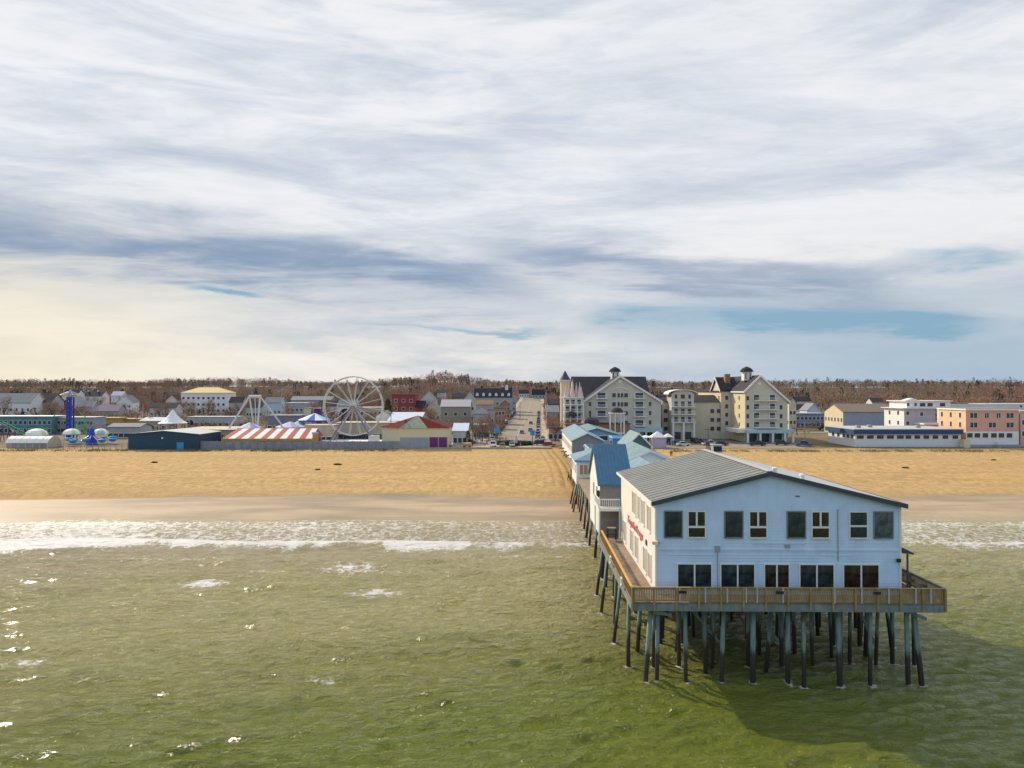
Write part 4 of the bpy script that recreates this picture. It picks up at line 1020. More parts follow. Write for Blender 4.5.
def dome(label, pc, D, wpx, ye, yt, cols):
    g = 3.4; r = wpx * D / F / 2; o = thing('dome_tent', label, 'tent', (X_at(pc, D), D, g)); ze = Z_at(ye, D) - g; zt = Z_at(yt, D) - g
    m = MB(); n = 12
    for i in range(n):
        a, b_ = 2 * PI * i / n, 2 * PI * (i + 1) / n
        for j in range(4):
            u, v = j / 4 * PI / 2, (j + 1) / 4 * PI / 2
            P_ = lambda an, e_: (r * math.cos(e_) * math.cos(an), r * math.cos(e_) * math.sin(an), ze + (zt - ze) * math.sin(e_))
            pts = [P_(a, u), P_(b_, u), P_(b_, v), P_(a, v)]
            m.poly(pts if j < 3 else pts[:3], cols[i % len(cols)])
    m.build('canopy', o)
    for i in range(6): a = 2 * PI * i / 6; MB().tube([(r * .95 * math.cos(a), r * .95 * math.sin(a), 0), (r * .95 * math.cos(a), r * .95 * math.sin(a), ze + .05)], .09, T_steel, 5).build('post', o)
T_lime = mat('lime_canvas', (.45, .55, .08), .7)
dome('white and pale green dome tent above the white arched tent', 37, 248, 20, 435, 428.5, [T_canvas, T_canvas, T_canvas, mat('pale_green_canvas', (.55,.62,.35), .7)])
dome('white dome tent with pale green panels left of the blue spinning ride', 72, 250, 16, 434, 428.5, [T_canvas, mat('pale_green_canvas', (.55,.62,.35), .7), T_canvas])
dome('pale green and turquoise dome tent right of the blue spinning ride', 101, 250, 15, 434, 428.5, [mat('pale_green_canvas', (.55,.62,.35), .7), mat('pale_turquoise_canvas', (.35,.58,.6), .7), T_canvas])
D = 262
co_ = thing('roller_coaster', 'roller coaster with dark red supports and green and white track at the left edge', 'roller coaster', (X_at(-14, D), D, 3.4))
trk = [(-30, 420), (-16, 421), (-8, 424), (0, 424), (6, 427), (14, 431), (22, 435), (28, 438)]
for dy, mt_ in ((0, T_teal), (1.3, T_green)):
    MB().tube([((a + 14) * D / F, dy * 2, Z_at(b_, D) - 3.4 + .4) for a, b_ in trk], .22, mt_, 6).build('track', co_, smooth=True)
MB().tube([((a + 14) * D / F, 4, Z_at(b_ + 3 + 2 * math.sin(a * .2), D) - 3.4) for a, b_ in trk[:7]], .2, T_canvas, 6).build('track', co_, smooth=True)
for i in range(9):
    a = -28 + i * 6.2; yy = np.interp(a, [p_[0] for p_ in trk], [p_[1] for p_ in trk]); zz_ = Z_at(yy, D) - 3.4
    MB().bar(((a + 14) * D / F - .6, -.5, 0), ((a + 14) * D / F, .3, zz_), .22, T_cor).bar(((a + 14) * D / F + .6, 3.2, 0), ((a + 14) * D / F, 2.6, zz_), .22, T_cor).build('support', co_)
D = 272
tr_ = thing('tower_ride', 'tall royal blue tower ride with lattice head and dark red drooping arms', 'fairground ride', (X_at(70.5, D), D, 3.4)); k = D / F
zz_ = lambda py: Z_at(py, D) - 3.4
m = MB()
for sx_ in (-.8, .8):
    for sy_ in (-.8, .8): m.bar((sx_, sy_, 0), (sx_, sy_, zz_(397)), .42, T_rblue)
for i in range(10):
    z0, z1 = i * zz_(397) / 10, (i + 1) * zz_(397) / 10
    m.bar((-.8, -.85, z0), (.8, -.85, z1), .3, T_rblue); m.bar((.8, -.85, z0), (-.8, -.85, z1), .3, T_rblue); m.bar((-.85, -.8, z0), (-.85, .8, z1), .3, T_rblue)
m.build('tower', tr_)
m = MB()
for a in range(8):
    an = 2 * PI * a / 8; m.tube([(0, 0, zz_(391)), (3.6 * math.cos(an), 3.6 * math.sin(an), zz_(395))], .12, T_steel, 5)
    m.tube([(3.6 * math.cos(an), 3.6 * math.sin(an), zz_(395)), (3.6 * math.cos(an + .785), 3.6 * math.sin(an + .785), zz_(395))], .12, T_steel, 5)
m.lathe([(.9, zz_(397)), (1.2, zz_(394)), (.6, zz_(391)), (.1, zz_(389.5))], (0, 0), T_bgrey, 8)
m.build('head', tr_)
for s in (-1, 1):
    MB().bar((s * .6, 0, zz_(406)), (s * 3.6, -.5, zz_(413)), .42, T_cor).build('arm', tr_)
    MB().bar((s * 3.6, -.5, zz_(412)), (s * 6.5, -1, zz_(417)), .2, T_green).build('arm', tr_)
D = 243
oc = thing('spinning_ride', 'royal blue spinning ride with a stubby central column and sky blue cars on arms', 'fairground ride', (X_at(92, D), D, 3.4))
MB().lathe([(1.9, 0), (1.6, 1.5), (1.2, 2.8), (.9, 4.3), (.75, 5.4), (.25, 6.0)], (0, 0), T_rblue, 12).build('column', oc)
for i in range(9):
    a = 2 * PI * (i + .2) / 9; c_, s_ = math.cos(a), math.sin(a)
    ar = MB().tube([(c_ * .8, s_ * .8, 3.2), (c_ * 4, s_ * 4, 1.5), (c_ * 6.0, s_ * 6.0, 1.9 + .5 * (i % 2))], .18, T_steel, 6).build('arm', oc)
    cx_, cy_, cz_ = c_ * 6.8, s_ * 6.8, 1.0 + .5 * (i % 2)
    MB().lathe([(.5, cz_), (1.15, cz_ + .4), (1.25, cz_ + 1.1), (1.0, cz_ + 1.15), (.6, cz_ + .6)], (cx_, cy_), T_sky, 10).build('car', oc)
D = 252
gs = thing('green_swing_ride', 'small bright green looping ride frame above the blue spinning ride', 'fairground ride', (X_at(81.5, D), D, 3.4))
MB().tube([(1.6 * math.cos(2 * PI * i / 20), 0, 6.3 + 1.8 * math.sin(2 * PI * i / 20)) for i in range(20)], .28, T_green, 6, True).build('loop', gs)
for s in (-1, 1): MB().bar((s * 2.6, .6, 0), (s * .9, .2, 5.0), .35, T_green).build('leg', gs)
rf = thing('railing_fence', 'low see-through metal fence in front of the blue spinning ride', 'fence', (X_at(46, 227), 227, 3.05))
L = X_at(128, 227) - X_at(46, 227)
m = MB()
for z_ in (.3, 1.25, 1.9): m.bar((0, 0, z_), (L, 0, z_), .07, T_grey)
m.build('rail', rf)
for i in range(15): MB().box(i * L / 14 - .06, i * L / 14 + .06, -.06, .06, -.3, 2.0, T_mauve).build('post', rf)

# ---- hotel
def bal(parent, x, z, w_, y=0.0, dep=1.5, floor_h=2.2, n=None):
    b_ = MB().box(x - w_/2, x + w_/2, y - dep, y, z - .25, z, M_white).build('balcony', parent)
    m = MB()
    m.box(x - w_/2, x + w_/2, y - dep, y - dep + .06, z + .95, z + 1.05, M_white); m.box(x - w_/2, x - w_/2 + .06, y - dep + .06, y, z + .95, z + 1.05, M_white); m.box(x + w_/2 - .06, x + w_/2, y - dep + .06, y, z + .95, z + 1.05, M_white)
    k = int(w_ / .32)
    for i in range(k + 1): xx = x - w_/2 + .04 + i * (w_ - .08) / k; m.box(xx - .03, xx + .03, y - dep + .01, y - dep + .05, z, z + .95, M_white)
    m.build('balustrade', b_)
    return b_
def cupola(parent, x, y, z0, zt, r):
    c_ = MB().box(x - r * .75, x + r * .75, y - r * .75, y + r * .75, z0, zt - 1.9, M_white).build('cupola', parent)
    MB().lathe([(r * 1.25, zt - 1.9), (r * 1.2, zt - 1.6), (r * .9, zt - .75), (r * .5, zt - .3), (.1, zt + .1)], (x, y), T_roofd, 16).build('dome', c_, smooth=False)
    for a in (-.4, .4): MB().box(x + a * r - .18, x + a * r + .18, y - r * .75 - .03, y - r * .75, z0 + .6, zt - 2.3, M_glass2).build('window', c_)
D = 265; g = 3.5; X0 = X_at(584, D)
def hx(px, D_=265): return X_at(px, D_) - X0
def hz(py, D_=265): return Z_at(py, D_) - g
ho = thing('gabled_hotel', 'cream hotel wing with broad white-edged gable, stacked balconies and cupola, nearest the pier', 'hotel', (X0, D, g))
W_ = hx(661); he = hz(401.5); xa = hx(620); za = hz(376.5)
m = MB()
m.poly([(0, 0, -1), (W_, 0, -1), (W_, 0, he), (xa, 0, za), (0, 0, he)], T_cream)
m.poly([(W_, 0, -1), (W_, 26, -1), (W_, 26, he), (W_, 0, he)], T_cream); m.poly([(0, 26, -1), (0, 0, -1), (0, 0, he), (0, 26, he)], T_cream_lit)
m.poly([(W_, 26, -1), (0, 26, -1), (0, 26, he), (xa, 26, za), (W_, 26, he)], T_cream)
m.build('wall', ho)
m = MB()
m.extr_y([(-.6, he - .5), (xa, za), (xa, za + .35), (-.6, he - .15)], -.5, 26.4, T_roof); m.extr_y([(xa, za), (W_ + .6, he - .5), (W_ + .6, he - .15), (xa, za + .35)], -.5, 26.4, T_roof)
ro = m.build('roof', ho)
m = MB()
m.extr_y([(-.7, he - .85), (xa, za - .3), (xa, za + .5), (-.7, he + .05)], -.75, -.5, M_white); m.extr_y([(xa, za - .3), (W_ + .7, he - .85), (W_ + .7, he + .05), (xa, za + .5)], -.75, -.5, M_white)
m.build('rake_board', ro)
# cross roof behind, ridge along x
xl_, xr_ = hx(573, 278), hx(650, 278)
m = MB(); zr = Z_at(377.3, 288) - g; ze = Z_at(398, 276) - g
m.extr_x([(11, ze), (22, zr), (22, zr + .3), (11, ze + .3)], xl_, xr_, T_roof); m.extr_x([(22, zr), (33, ze), (33, ze + .3), (22, zr + .3)], xl_, xr_, T_roof)
m.build('roof', ho)
m = MB(); 
m.box(xl_ + .3, -.02, 11.5, 32.5, -1, ze, T_cream); m.box(W_ + .02, xr_ + 2, 11.5, 32.5, -1, ze - .05, T_cream)
m.poly([(xl_ + .3, 32.5, ze), (xl_ + .3, 11.5, ze), (xl_ + .3, 22, zr)], T_cream_lit)
m.build('rear_wall', ho)
MB().box(xl_ - .1, -.8, 10.6, 11.0, ze - .25, ze + .25, M_white).build('gutter', ho)
cupola(ro, hx(615, 277), 12, hz(381, 277), hz(367, 277), 2.0)
MB().lathe([(.55, 0), (.6, .05), (.5, .08)], (0, 0), M_white, 14).build('gable_vent', ho, loc=(xa, -.03, hz(381.5))).rotation_euler = (PI/2, 0, 0)
m = MB().tube([(hx(611.5 + 17 * i / 10), -.05, hz(390.5 - 3.2 * math.sin(PI * i / 10))) for i in range(11)], .16, M_white, 5); m.build('arch_trim', ho)
for py in (398, 407, 416, 425.4): 
    zz_ = hz(py)
    for pc in (601.5, 639.3):
        if py < 420 or pc > 620: bal(ho, hx(pc), zz_ - .1, 4.2); window(ho, hx(pc), 0, zz_, 3.0, 2.0, 'f', 'far')
    if py < 410:
        for pc in (614, 618.7, 622): window(ho, hx(pc), 0, zz_ + .3, .85 if pc > 615 else 1.3, 1.5, 'f', 'far', T_cream)
    window(ho, hx(626), 0, zz_ + .3, 1.4, 1.5, 'f', 'far', T_cream)
    if py > 400:
        for pc in (590, 650): window(ho, hx(pc), 0, zz_ + .4, .9, 1.5, 'f', 'far', T_cream)
MB().box(hx(630), hx(661), -2.5, -.01, 3.1, 4.6, mat('pale_aqua_canopy', (.42, .58, .62), .6)).build('entrance_canopy', ho)
for p_ in (631, 638, 645, 652, 660): MB().box(hx(p_) - .3, hx(p_) + .3, -2.4, -1.9, -.2, 3.1, M_white).build('post', ho)
for p_ in (635, 648): MB().box(hx(p_) - 1.6, hx(p_) + 1.6, -.05, .0, .1, 2.9, M_glass2).build('shopfront', ho)
# left wing with balconies, spires and the turret
D2 = 262
lw = thing('spired_hotel_wing', 'white and cream balcony wing with pale pink spires at the street corner', 'hotel wing', (X_at(564, D2), D2, g))
lx = lambda px: X_at(px, D2) - X_at(564, D2); lz = lambda py: Z_at(py, D2) - g
MB().box(0, lx(583.6), 0, 20, -1, lz(398), T_cream).build('wall', lw)
MB().box(-.3, lx(583.8), -.2, 20.2, lz(398), lz(397), M_white).build('roof', lw)
for py in (404, 411, 418, 425):
    bal(lw, lx(573.5), lz(py) - .2, lx(583) - lx(564), 0, 1.7)
    for p_ in (567.5, 573, 579): window(lw, lx(p_), 0, lz(py), 1.4, 1.7, 'f', 'far')
    for yy in (3, 8, 13, 18): window(lw, 0, yy, lz(py), 1.4, 1.7, 'l', 'far')
M_spire = mat('pale_pink_spire', (0.74, 0.56, 0.52), .6, .08)
for (pc, pt, yy) in ((566.5, 383, 1.5), (569, 382.5, 3), (572.8, 377.5, 1.2), (577, 382, 3), (580, 381, 1.5), (582, 386, 3)):
    a_ = lx(pc)
    MB().raw([(a_ - .8, yy - .8, lz(397)), (a_ + .8, yy - .8, lz(397)), (a_ + .8, yy + .8, lz(397)), (a_ - .8, yy + .8, lz(397)), (a_, yy, lz(pt))], [(0, 1, 4), (1, 2, 4), (2, 3, 4), (3, 0, 4), (3, 2, 1, 0)], M_spire).build('spire', lw)
for p_ in (564.5, 570, 577, 583): MB().box(lx(p_) - .22, lx(p_) + .22, -1.65, -1.25, -1, lz(403), M_white).build('column', lw)
for (pc, py) in ((571, 416), ): MB().lathe([(2.2, lz(py)), (2.0, lz(py) + .7), (1.2, lz(py) + 1.5), (.1, lz(py) + 1.9)], (lx(pc), -1.9), T_roof, 14).build('porch_dome', lw)
tu = thing('hotel_turret', 'round cream corner turret with a dark conical roof at the left end of the hotel', 'turret', (X_at(565, 268), 268, g))
zt0 = Z_at(381, 268) - g; zt1 = Z_at(370.5, 268) - g
MB().lathe([(1.9, -1), (1.9, zt0)], (0, 0), T_cream_lit, 16).build('wall', tu); MB().lathe([(2.3, zt0), (2.35, zt0 + .35)], (0, 0), M_white, 16).build('cornice', tu)
MB().lathe([(2.2, zt0 + .36), (1.1, zt0 + 2.2), (.06, zt1)], (0, 0), mat('slate_blue_cone', (.05, .055, .10), .7), 16).build('roof', tu)
# tower block between pier and hotel: low porch buildings
bd = thing('black_dome', 'large black ribbed dome roof on a round brown building in front of the hotel', 'building', (X_at(592, 240), 246, 3.4))
zb_ = Z_at(425, 246) - 3.4
MB().lathe([(3.2, 0), (3.2, zb_)], (0, 0), T_brick2, 16).build('wall', bd)
dm = MB().lathe([(3.5, zb_), (3.4, zb_ + .8), (2.9, zb_ + 1.9), (1.9, zb_ + 2.6), (.3, zb_ + 2.9)], (0, 0), M_black, 16).build('roof', bd)
MB().lathe([(.3, zb_ + 2.85), (.35, zb_ + 3.6), (.05, zb_ + 4.4)], (0, 0), M_black, 8).build('finial', dm)
for i in range(5): a = -PI/2 + (i - 2) * .5; MB().bar((3.2 * math.cos(a), 3.2 * math.sin(a), .0), (3.25 * math.cos(a), 3.25 * math.sin(a), zb_), .3, M_white).build('pilaster', bd)
gz = thing('domed_gazebo', 'white columned two-storey gazebo with small brown dome in front of the hotel gable', 'gazebo', (X_at(617, 250), 250, 3.4))
zg = Z_at(413.5, 250) - 3.4
for i in range(8): a = 2 * PI * (i + .5) / 8; MB().tube([(2.7 * math.cos(a), 2.7 * math.sin(a), 0), (2.7 * math.cos(a), 2.7 * math.sin(a), zg)], .16, M_white, 6).build('column', gz)
MB().lathe([(3.1, zg), (3.1, zg + .3)], (0, 0), M_white, 16).build('cornice', gz); MB().lathe([(2.3, zg + .31), (2.1, zg + 1.0), (1.4, zg + 1.9), (.1, zg + 2.2)], (0, 0), T_roof, 14).build('roof', gz)
MB().lathe([(2.9, 3.4), (2.9, 3.7)], (0, 0), M_white, 16).build('floor', gz)
town('brown_brick_arcade', 'low brown brick arcade with dark flat roof at the landward end of the pier', 'arcade', 566, 584, 232, 425, 12, 'flat', wm=T_brick2, rm=T_roofd, tm=T_brick2, rows=[(.2, 2, 1.8, 3)])
town('brown_shop_row', 'low brown brick shop row with dark windows between the black dome and the gazebo', 'shop row', 598, 630, 252, 424, 8, 'flat', wm=T_brick2, rm=T_roof, rows=[(.15, 2.0, 2.2, 5)])
# middle link
D = 272
lk = town('hotel_link', 'lower cream hotel link with brown mansard roof between the two gabled wings', 'hotel wing', 662, 722, D, 402, 16, 'gx', 395.5, T_cream, T_roof, zb=3.5, rows=[(.22, 1.5, 1.5, [1.4, 4.2, 7.0, 19.5, 22]), (.46, 1.5, 1.5, [1.4, 4.2, 19.5, 22]), (.70, 1.5, 1.5, [1.4, 4.2, 19.5, 22])], style='far', fm=T_cream)
D = 266; X1 = X_at(671.5, D)
ab = thing('arched_bay', 'cream hotel bay with curved white roof and stacked balconies, midway between the gables', 'hotel bay', (X1, D, 3.5))
W_ = X_at(694, D) - X1; h = Z_at(394.5, D) - 3.5
MB().extr_y([(0, -1), (W_, -1), (W_, h)] + [(W_ / 2 + W_ / 2 * math.cos(PI * i / 10), h + 1.5 * math.sin(PI * i / 10)) for i in range(1, 10)] + [(0, h)], 0, 8, T_cream).build('wall', ab)
m = MB()
pts = [(W_ / 2 - (W_ / 2 + 1.3) * math.cos(PI * i / 10), h + 1.6 * math.sin(PI * i / 10) + .05) for i in range(11)]
for i in range(10): (a, b_), (c_, d_) = pts[i], pts[i + 1]; m.raw([(a, -.8, b_), (c_, -.8, d_), (c_, 8, d_), (a, 8, b_), (a, -.8, b_ + .3), (c_, -.8, d_ + .3), (c_, 8, d_ + .3), (a, 8, b_ + .3)], [(3, 2, 1, 0), (4, 5, 6, 7), (0, 1, 5, 4), (2, 3, 7, 6)], M_white)
m.build('roof', ab)
for i, py in enumerate((406.5, 414, 422)):
    z_ = Z_at(py, D) - 3.5; bal(ab, W_ / 2, z_, W_ + .6, 0, 1.6)
    for f_ in (.2, .5, .8): window(ab, W_ * f_, 0, z_ + .05, 1.3, 1.9, 'f', 'far', T_cream)
for f_ in (.2, .5, .8): window(ab, W_ * f_, 0, Z_at(398.5, D) - 3.5, .9 if f_ != .5 else 1.5, 1.5, 'f', 'far', T_cream)
for f_ in (.04, .5, .96): MB().box(W_ * f_ - .3, W_ * f_ + .3, -1.6, -1.1, -.3, Z_at(422, D) - 3.8, M_white).build('column', ab)
for f_ in (.27, .73): MB().box(W_ * f_ - 1.2, W_ * f_ + 1.2, -.04, 0, .1, 3.0, M_glass2).build('shopfront', ab)
# right block
D = 255; X0 = X_at(745, D)
hx = lambda px, D_=255: X_at(px, D_) - X0
hz = lambda py, D_=255: Z_at(py, D_) - g
rb = thing('tan_gabled_hotel', 'tall tan hotel block with steep gable, sunlit yellow side and brick chimney', 'hotel', (X0, D, g))
W_ = hx(787.5); hl_, hr_ = hz(391), hz(401); xa = hx(760); za = hz(376)
m = MB()
m.poly([(0, 0, -1), (W_, 0, -1), (W_, 0, hr_), (xa, 0, za), (0, 0, hl_)], T_cream); m.poly([(W_, 0, -1), (W_, 34, -1), (W_, 34, hr_), (W_, 0, hr_)], T_cream)
m.poly([(0, 16, -1), (0, 0, -1), (0, 0, hl_), (0, 16, hl_)], T_cream_lit)
m.poly([(-4, 16, -1), (0, 16, -1), (0, 16, hl_), (-4, 16, hl_)], T_cream)
zg2 = hl_ + 4.2
m.poly([(-4, 49, -1), (-4, 16, -1), (-4, 16, hl_), (-4, 22, zg2 + .8), (-4, 28, hl_), (-4, 49, hl_)], T_cream_lit)
m.poly([(-4, 49, -1), (W_, 49, -1), (W_, 49, hr_), (-4, 49, hr_)], T_cream)
m.build('wall', rb)
m = MB()
m.extr_y([(-.5, hl_ - .5), (xa, za), (xa, za + .35), (-.5, hl_ - .15)], -.5, 49, T_roof); m.extr_y([(xa, za), (W_ + .6, hr_ - .6), (W_ + .6, hr_ - .25), (xa, za + .35)], -.5, 34, T_roofd)
m.extr_y([(-4.5, hl_ - .3), (-.5, hl_ + .6), (-.5, hl_ + .9), (-4.5, hl_)], 15.6, 49, T_roof)
ro = m.build('roof', rb)
m = MB()
m.extr_y([(-.6, hl_ - .9), (xa, za - .35), (xa, za + .5), (-.6, hl_)], -.75, -.5, M_white); m.extr_y([(xa, za - .35), (W_ + .7, hr_ - .9), (W_ + .7, hr_), (xa, za + .5)], -.75, -.5, M_white)
m.box(-.65, -.5, -.5, 15.6, hl_ - .6, hl_ - .1, M_white)
m.build('rake_board', ro)
m = MB()                                     # small cross gable facing the street side
m.extr_x([(15.5, hl_ - .2), (22, zg2 + 1), (22, zg2 + 1.3), (15.5, hl_ + .15)], -4.5, 3, T_roofd); m.extr_x([(22, zg2 + 1), (28.5, hl_ - .2), (28.5, hl_ + .15), (22, zg2 + 1.3)], -4.5, 3, T_roof)
m.extr_x([(15.3, hl_ - .5), (22, zg2 + .7), (22, zg2 + 1.4), (15.3, hl_ + .2)], -4.7, -4.5, M_white); m.extr_x([(22, zg2 + .7), (28.7, hl_ - .5), (28.7, hl_ + .2), (22, zg2 + 1.4)], -4.7, -4.5, M_white)
m.build('gable_roof', ro)
cupola(ro, hx(748.5, 262), 9, hz(380.5, 262), hz(366.5, 262), 2.0)
MB().box(hx(727, 275) - 1, hx(727, 275) + 1, 19, 21, hl_ + 1, hz(374, 275), T_brick2).build('chimney', ro)
MB().lathe([(.55, 0), (.6, .05), (.5, .08)], (0, 0), M_white, 14).build('gable_vent', rb, loc=(xa - .2, -.03, hz(383.5))).rotation_euler = (PI/2, 0, 0)
for py in (400, 409, 418, 427):
    z_ = hz(py); bal(rb, hx(766), z_ - .15, hx(777) - hx(754), 0, 1.4)
    for p_ in (756.5, 772.3): window(rb, hx(p_), 0, z_, 1.9, 1.9, 'f', 'far')
    for p_ in (747.7,) + ((781,) if py > 402 else ()): window(rb, hx(p_), 0, z_ - .1, .95, 1.5, 'f', 'far', T_cream)
    for yy in (6.5,): window(rb, 0, yy, z_ - .1, 1.3, 1.5, 'l', 'far', T_cream_lit)
    window(rb, -1.8, 16, z_ - .1, 1.1, 1.5, 'f', 'far', T_cream)
    for yy in (18.5, 24, 31, 38): window(rb, -4, yy, z_ - .1, 1.2, 1.5, 'l', 'far', T_cream_lit)
cz = MB().box(hx(745) - .1, hx(791), -3, -.01, 3.3, 4.5, mat('pale_aqua_canopy', (.42, .58, .62), .6)).build('shop_canopy', rb)
MB().box(-3.0, -.02, -.5, 13, 3.3, 4.6, M_white).build('side_canopy', rb)
for p_ in (745.3, 757.5, 770, 782, 790): MB().box(hx(p_) - .35, hx(p_) + .35, -2.9, -2.2, -.4, 3.3, M_white).build('post', rb)
for p_ in (751, 763.5, 776): MB().box(hx(p_) - 2, hx(p_) + 2, -.05, 0, .0, 3.0, M_glass2).build('shopfront', rb)

# ---- right-hand buildings
yg = town('yellow_gable_hall', 'long grey-sided hall with sunlit yellow gable end and brown roof behind the low restaurant', 'hall', 843, 899, 300, 412, 18, 'gx', 404.5, T_bgrey, mat('brown_flat_shingles', (.20, .155, .12), .85), lm=T_cream_lit, lrows=[(.55, 1.6, 1.3, 6)], rows=[(.1, 2, .5, [11.5])])  # shaded grey of the side and sunlit yellow of the gable painted as wall colours
D = 262
whh = thing('white_beach_house', 'white three-storey beach house with low gable top floor and terraces, behind the restaurant awning', 'house', (X_at(904, D), D, 3.4))
wx = lambda p_: X_at(p_, D) - X_at(904, D); wz = lambda p_: Z_at(p_, D) - 3.4
MB().box(0, wx(935), 0, 14, -1, wz(408.5), T_grey).box(-.02, -.005, 0, 14, -1, wz(408.5), M_white).build('wall', whh)  # white house: shade painted grey on the front, sunward side left white
MB().box(wx(901), wx(937), -.8, 14.5, wz(408.5), wz(407.8), M_white).build('terrace', whh)
m = MB(); u = wall_mb(wx(952) - wx(908), 12, wz(401.5) - wz(407.8), 'gy', .01, M_white); 
MB().box(wx(908), wx(952), 1, 13, wz(407.8), wz(401.5), M_white).build('upper_wall', whh)
MB().box(wx(905.5), wx(953), .2, 13.6, wz(401.5), wz(400.6), M_white).extr_y([(wx(906), wz(400.55)), (wx(913), wz(398.2)), (wx(920), wz(400.55))], .3, 4, M_white).build('roof', whh)
for p_ in (909.5, 917): window(whh, wx(p_), 1, wz(406), .9, 1.1, 'f', 'far')
for p_ in (924, 931.5, 944): window(whh, wx(p_), 1, wz(406.5), 2, 1.3, 'f', 'far')
for p_, q_ in ((907.5, 415), (921.5, 416), (907.5, 425), (930, 426)): window(whh, wx(p_), 0, wz(q_), 1.2, 1.4, 'f', 'far')
for yy in (4, 10): window(whh, -.02, yy, wz(415), 1.2, 1.4, 'l', 'far'); window(whh, -.02, yy, wz(425), 1.2, 1.4, 'l', 'far')
MB().box(wx(914), wx(936), -6, -.02, wz(424), wz(422.5), M_white).build('balcony', whh)
MB().box(wx(922), wx(936), -5, -.02, -1, wz(424), T_pink).build('porch', whh)
D = 234
rs_ = thing('low_restaurant', 'long low white restaurant with a deep navy awning band facing the sand', 'restaurant', (X_at(855, D), D, 3.2))
wx = lambda p_: X_at(p_, D) - X_at(855, D); wz = lambda p_: Z_at(p_, D) - 3.2; L = wx(960.5)
MB().box(0, L, 0, 20, -.8, wz(429.5), M_white).build('wall', rs_)
MB().box(-.9, L + .3, -.95, 20.5, wz(429.5), wz(428.7), T_roofl).build('roof', rs_)
MB().box(-.9, L + .3, -.98, -.5, wz(434), wz(429.5) - .01, T_awn).box(-.93, -.5, -.49, 20.5, wz(434), wz(429.5) - .01, T_awn).build('awning', rs_)
for p_ in (860, 870, 880, 890, 900, 908, 917, 926, 935, 945, 955): window(rs_, wx(p_), 0, wz(438.8), 2.3 if p_ < 905 else 1.9, 1.2, 'f', 'far')
for yy in (2, 5, 8, 12, 16): window(rs_, 0, yy, wz(438.8), 1.9, 1.2, 'l', 'far')
for (a_, b_) in ((3, 5), (9, 9), (24, 6)):
    MB().box(a_, a_ + 1.4, b_, b_ + 1.2, wz(428.7), wz(428.7) + .9, M_grey).build('roof_vent', rs_)
MB().box(0, L, -3.0, -.99, -.8, .25, M_beam).build('terrace', rs_)
m = MB()
for z_ in (.7, 1.15): m.bar((0, -2.9, z_), (L, -2.9, z_), .06, M_white)
for i in range(20): m.bar((i * L / 19, -2.9, .2), (i * L / 19, -2.9, 1.15), .07, M_white)
m.build('railing', rs_)
D = 234
pk = thing('salmon_inn', 'three-storey salmon pink inn with white-framed windows and sunlit peach side, at the right edge', 'inn', (X_at(965.7, D), D, 3.2))
wx = lambda p_: X_at(p_, D) - X_at(965.7, D); wz = lambda p_: Z_at(p_, D) - 3.2; L = wx(1018.5); h = wz(410.3)
m = MB(); dp_ = 15
m.poly([(0, 0, wz(431.5)), (L, 0, wz(431.5)), (L, 0, h), (0, 0, h)], T_pink); m.poly([(0, 0, -1), (L, 0, -1), (L, 0, wz(431.5)), (0, 0, wz(431.5))], M_white)
m.poly([(L, 0, -1), (L, dp_, -1), (L, dp_, h), (L, 0, h)], T_pink); m.poly([(0, dp_, -1), (0, 0, -1), (0, 0, h), (0, dp_, h)], T_pink_lit); m.poly([(L, dp_, -1), (0, dp_, -1), (0, dp_, h), (L, dp_, h)], T_pink)
m.build('wall', pk)
MB().box(-.4, L + .4, -.5, dp_ + .4, h, h + .45, M_white).box(0, L, 0, dp_, h + .45, h + .6, T_roofg).build('roof', pk)
for p_, w2 in ((973.5, 2.4), (986.5, 1.4), (998.3, 1.4), (1009.7, 2.4)): window(pk, wx(p_), 0, wz(418), w2, 1.7, 'f', 'pair', M_white, M_glass2)
for p_, w2 in ((973.5, 2.4), (992, 2.4), (1009.7, 2.4)): window(pk, wx(p_), 0, wz(427.5), w2, 1.7, 'f', 'pair', M_white, M_glass2)
for p_ in (969.5, 977, 985, 993.5, 1001, 1009): window(pk, wx(p_), 0, wz(437.6), 1.9, 1.5, 'f', 'far')
for yy in (3, 8, 13): window(pk, 0, yy, wz(418), 1.1, 1.7, 'l', 'far'); window(pk, 0, yy, wz(427.5), 1.1, 1.7, 'l', 'far')
m = MB()
for i in range(8): m.box(wx(991), wx(994.5), -1.4 - i * .35, -1.05 - i * .35, 1.6 - i * .3, 1.7 - i * .3, M_grey)
m.build('stair', pk); MB().box(0, L, -1.05, -.02, -1, .9, T_bgrey).build('terrace', pk)
town('pink_annex', 'narrow pale pink annex with navy awning beyond the salmon inn at the picture edge', 'annex', 1020, 1050, 236, 411.5, 14, 'flat', wm=mat('pale_pink', (.62, .45, .42), .7), rm=T_roofl, rows=[(.62, 1.6, 2.2, 3), (.3, 1.6, 2.2, 3)], )
town('cream_booth', 'small cream booth standing between the restaurant and the salmon inn', 'booth', 945 + 19, 971 - 1, 230.5, 440.5, 2.5, 'flat', wm=T_lemon, rm=T_lemon, ov=.1, rise=.1)
town('grey_roof_inn', 'long grey-roofed inn with white dormer strip behind the salmon inn', 'inn', 955, 1024, 330, 409.5, 14, 'gx', 404.5, M_white, T_roofg, rows=[(.7, 1.2, 1.5, 10)])
town('flat_white_motel', 'white flat-roofed motel peeking over the grey-roofed inn at far right', 'motel', 985, 1040, 400, 404, 14, 'flat', wm=M_white, rm=M_white, rows=[(.8, 1.2, 1.5, 10)])

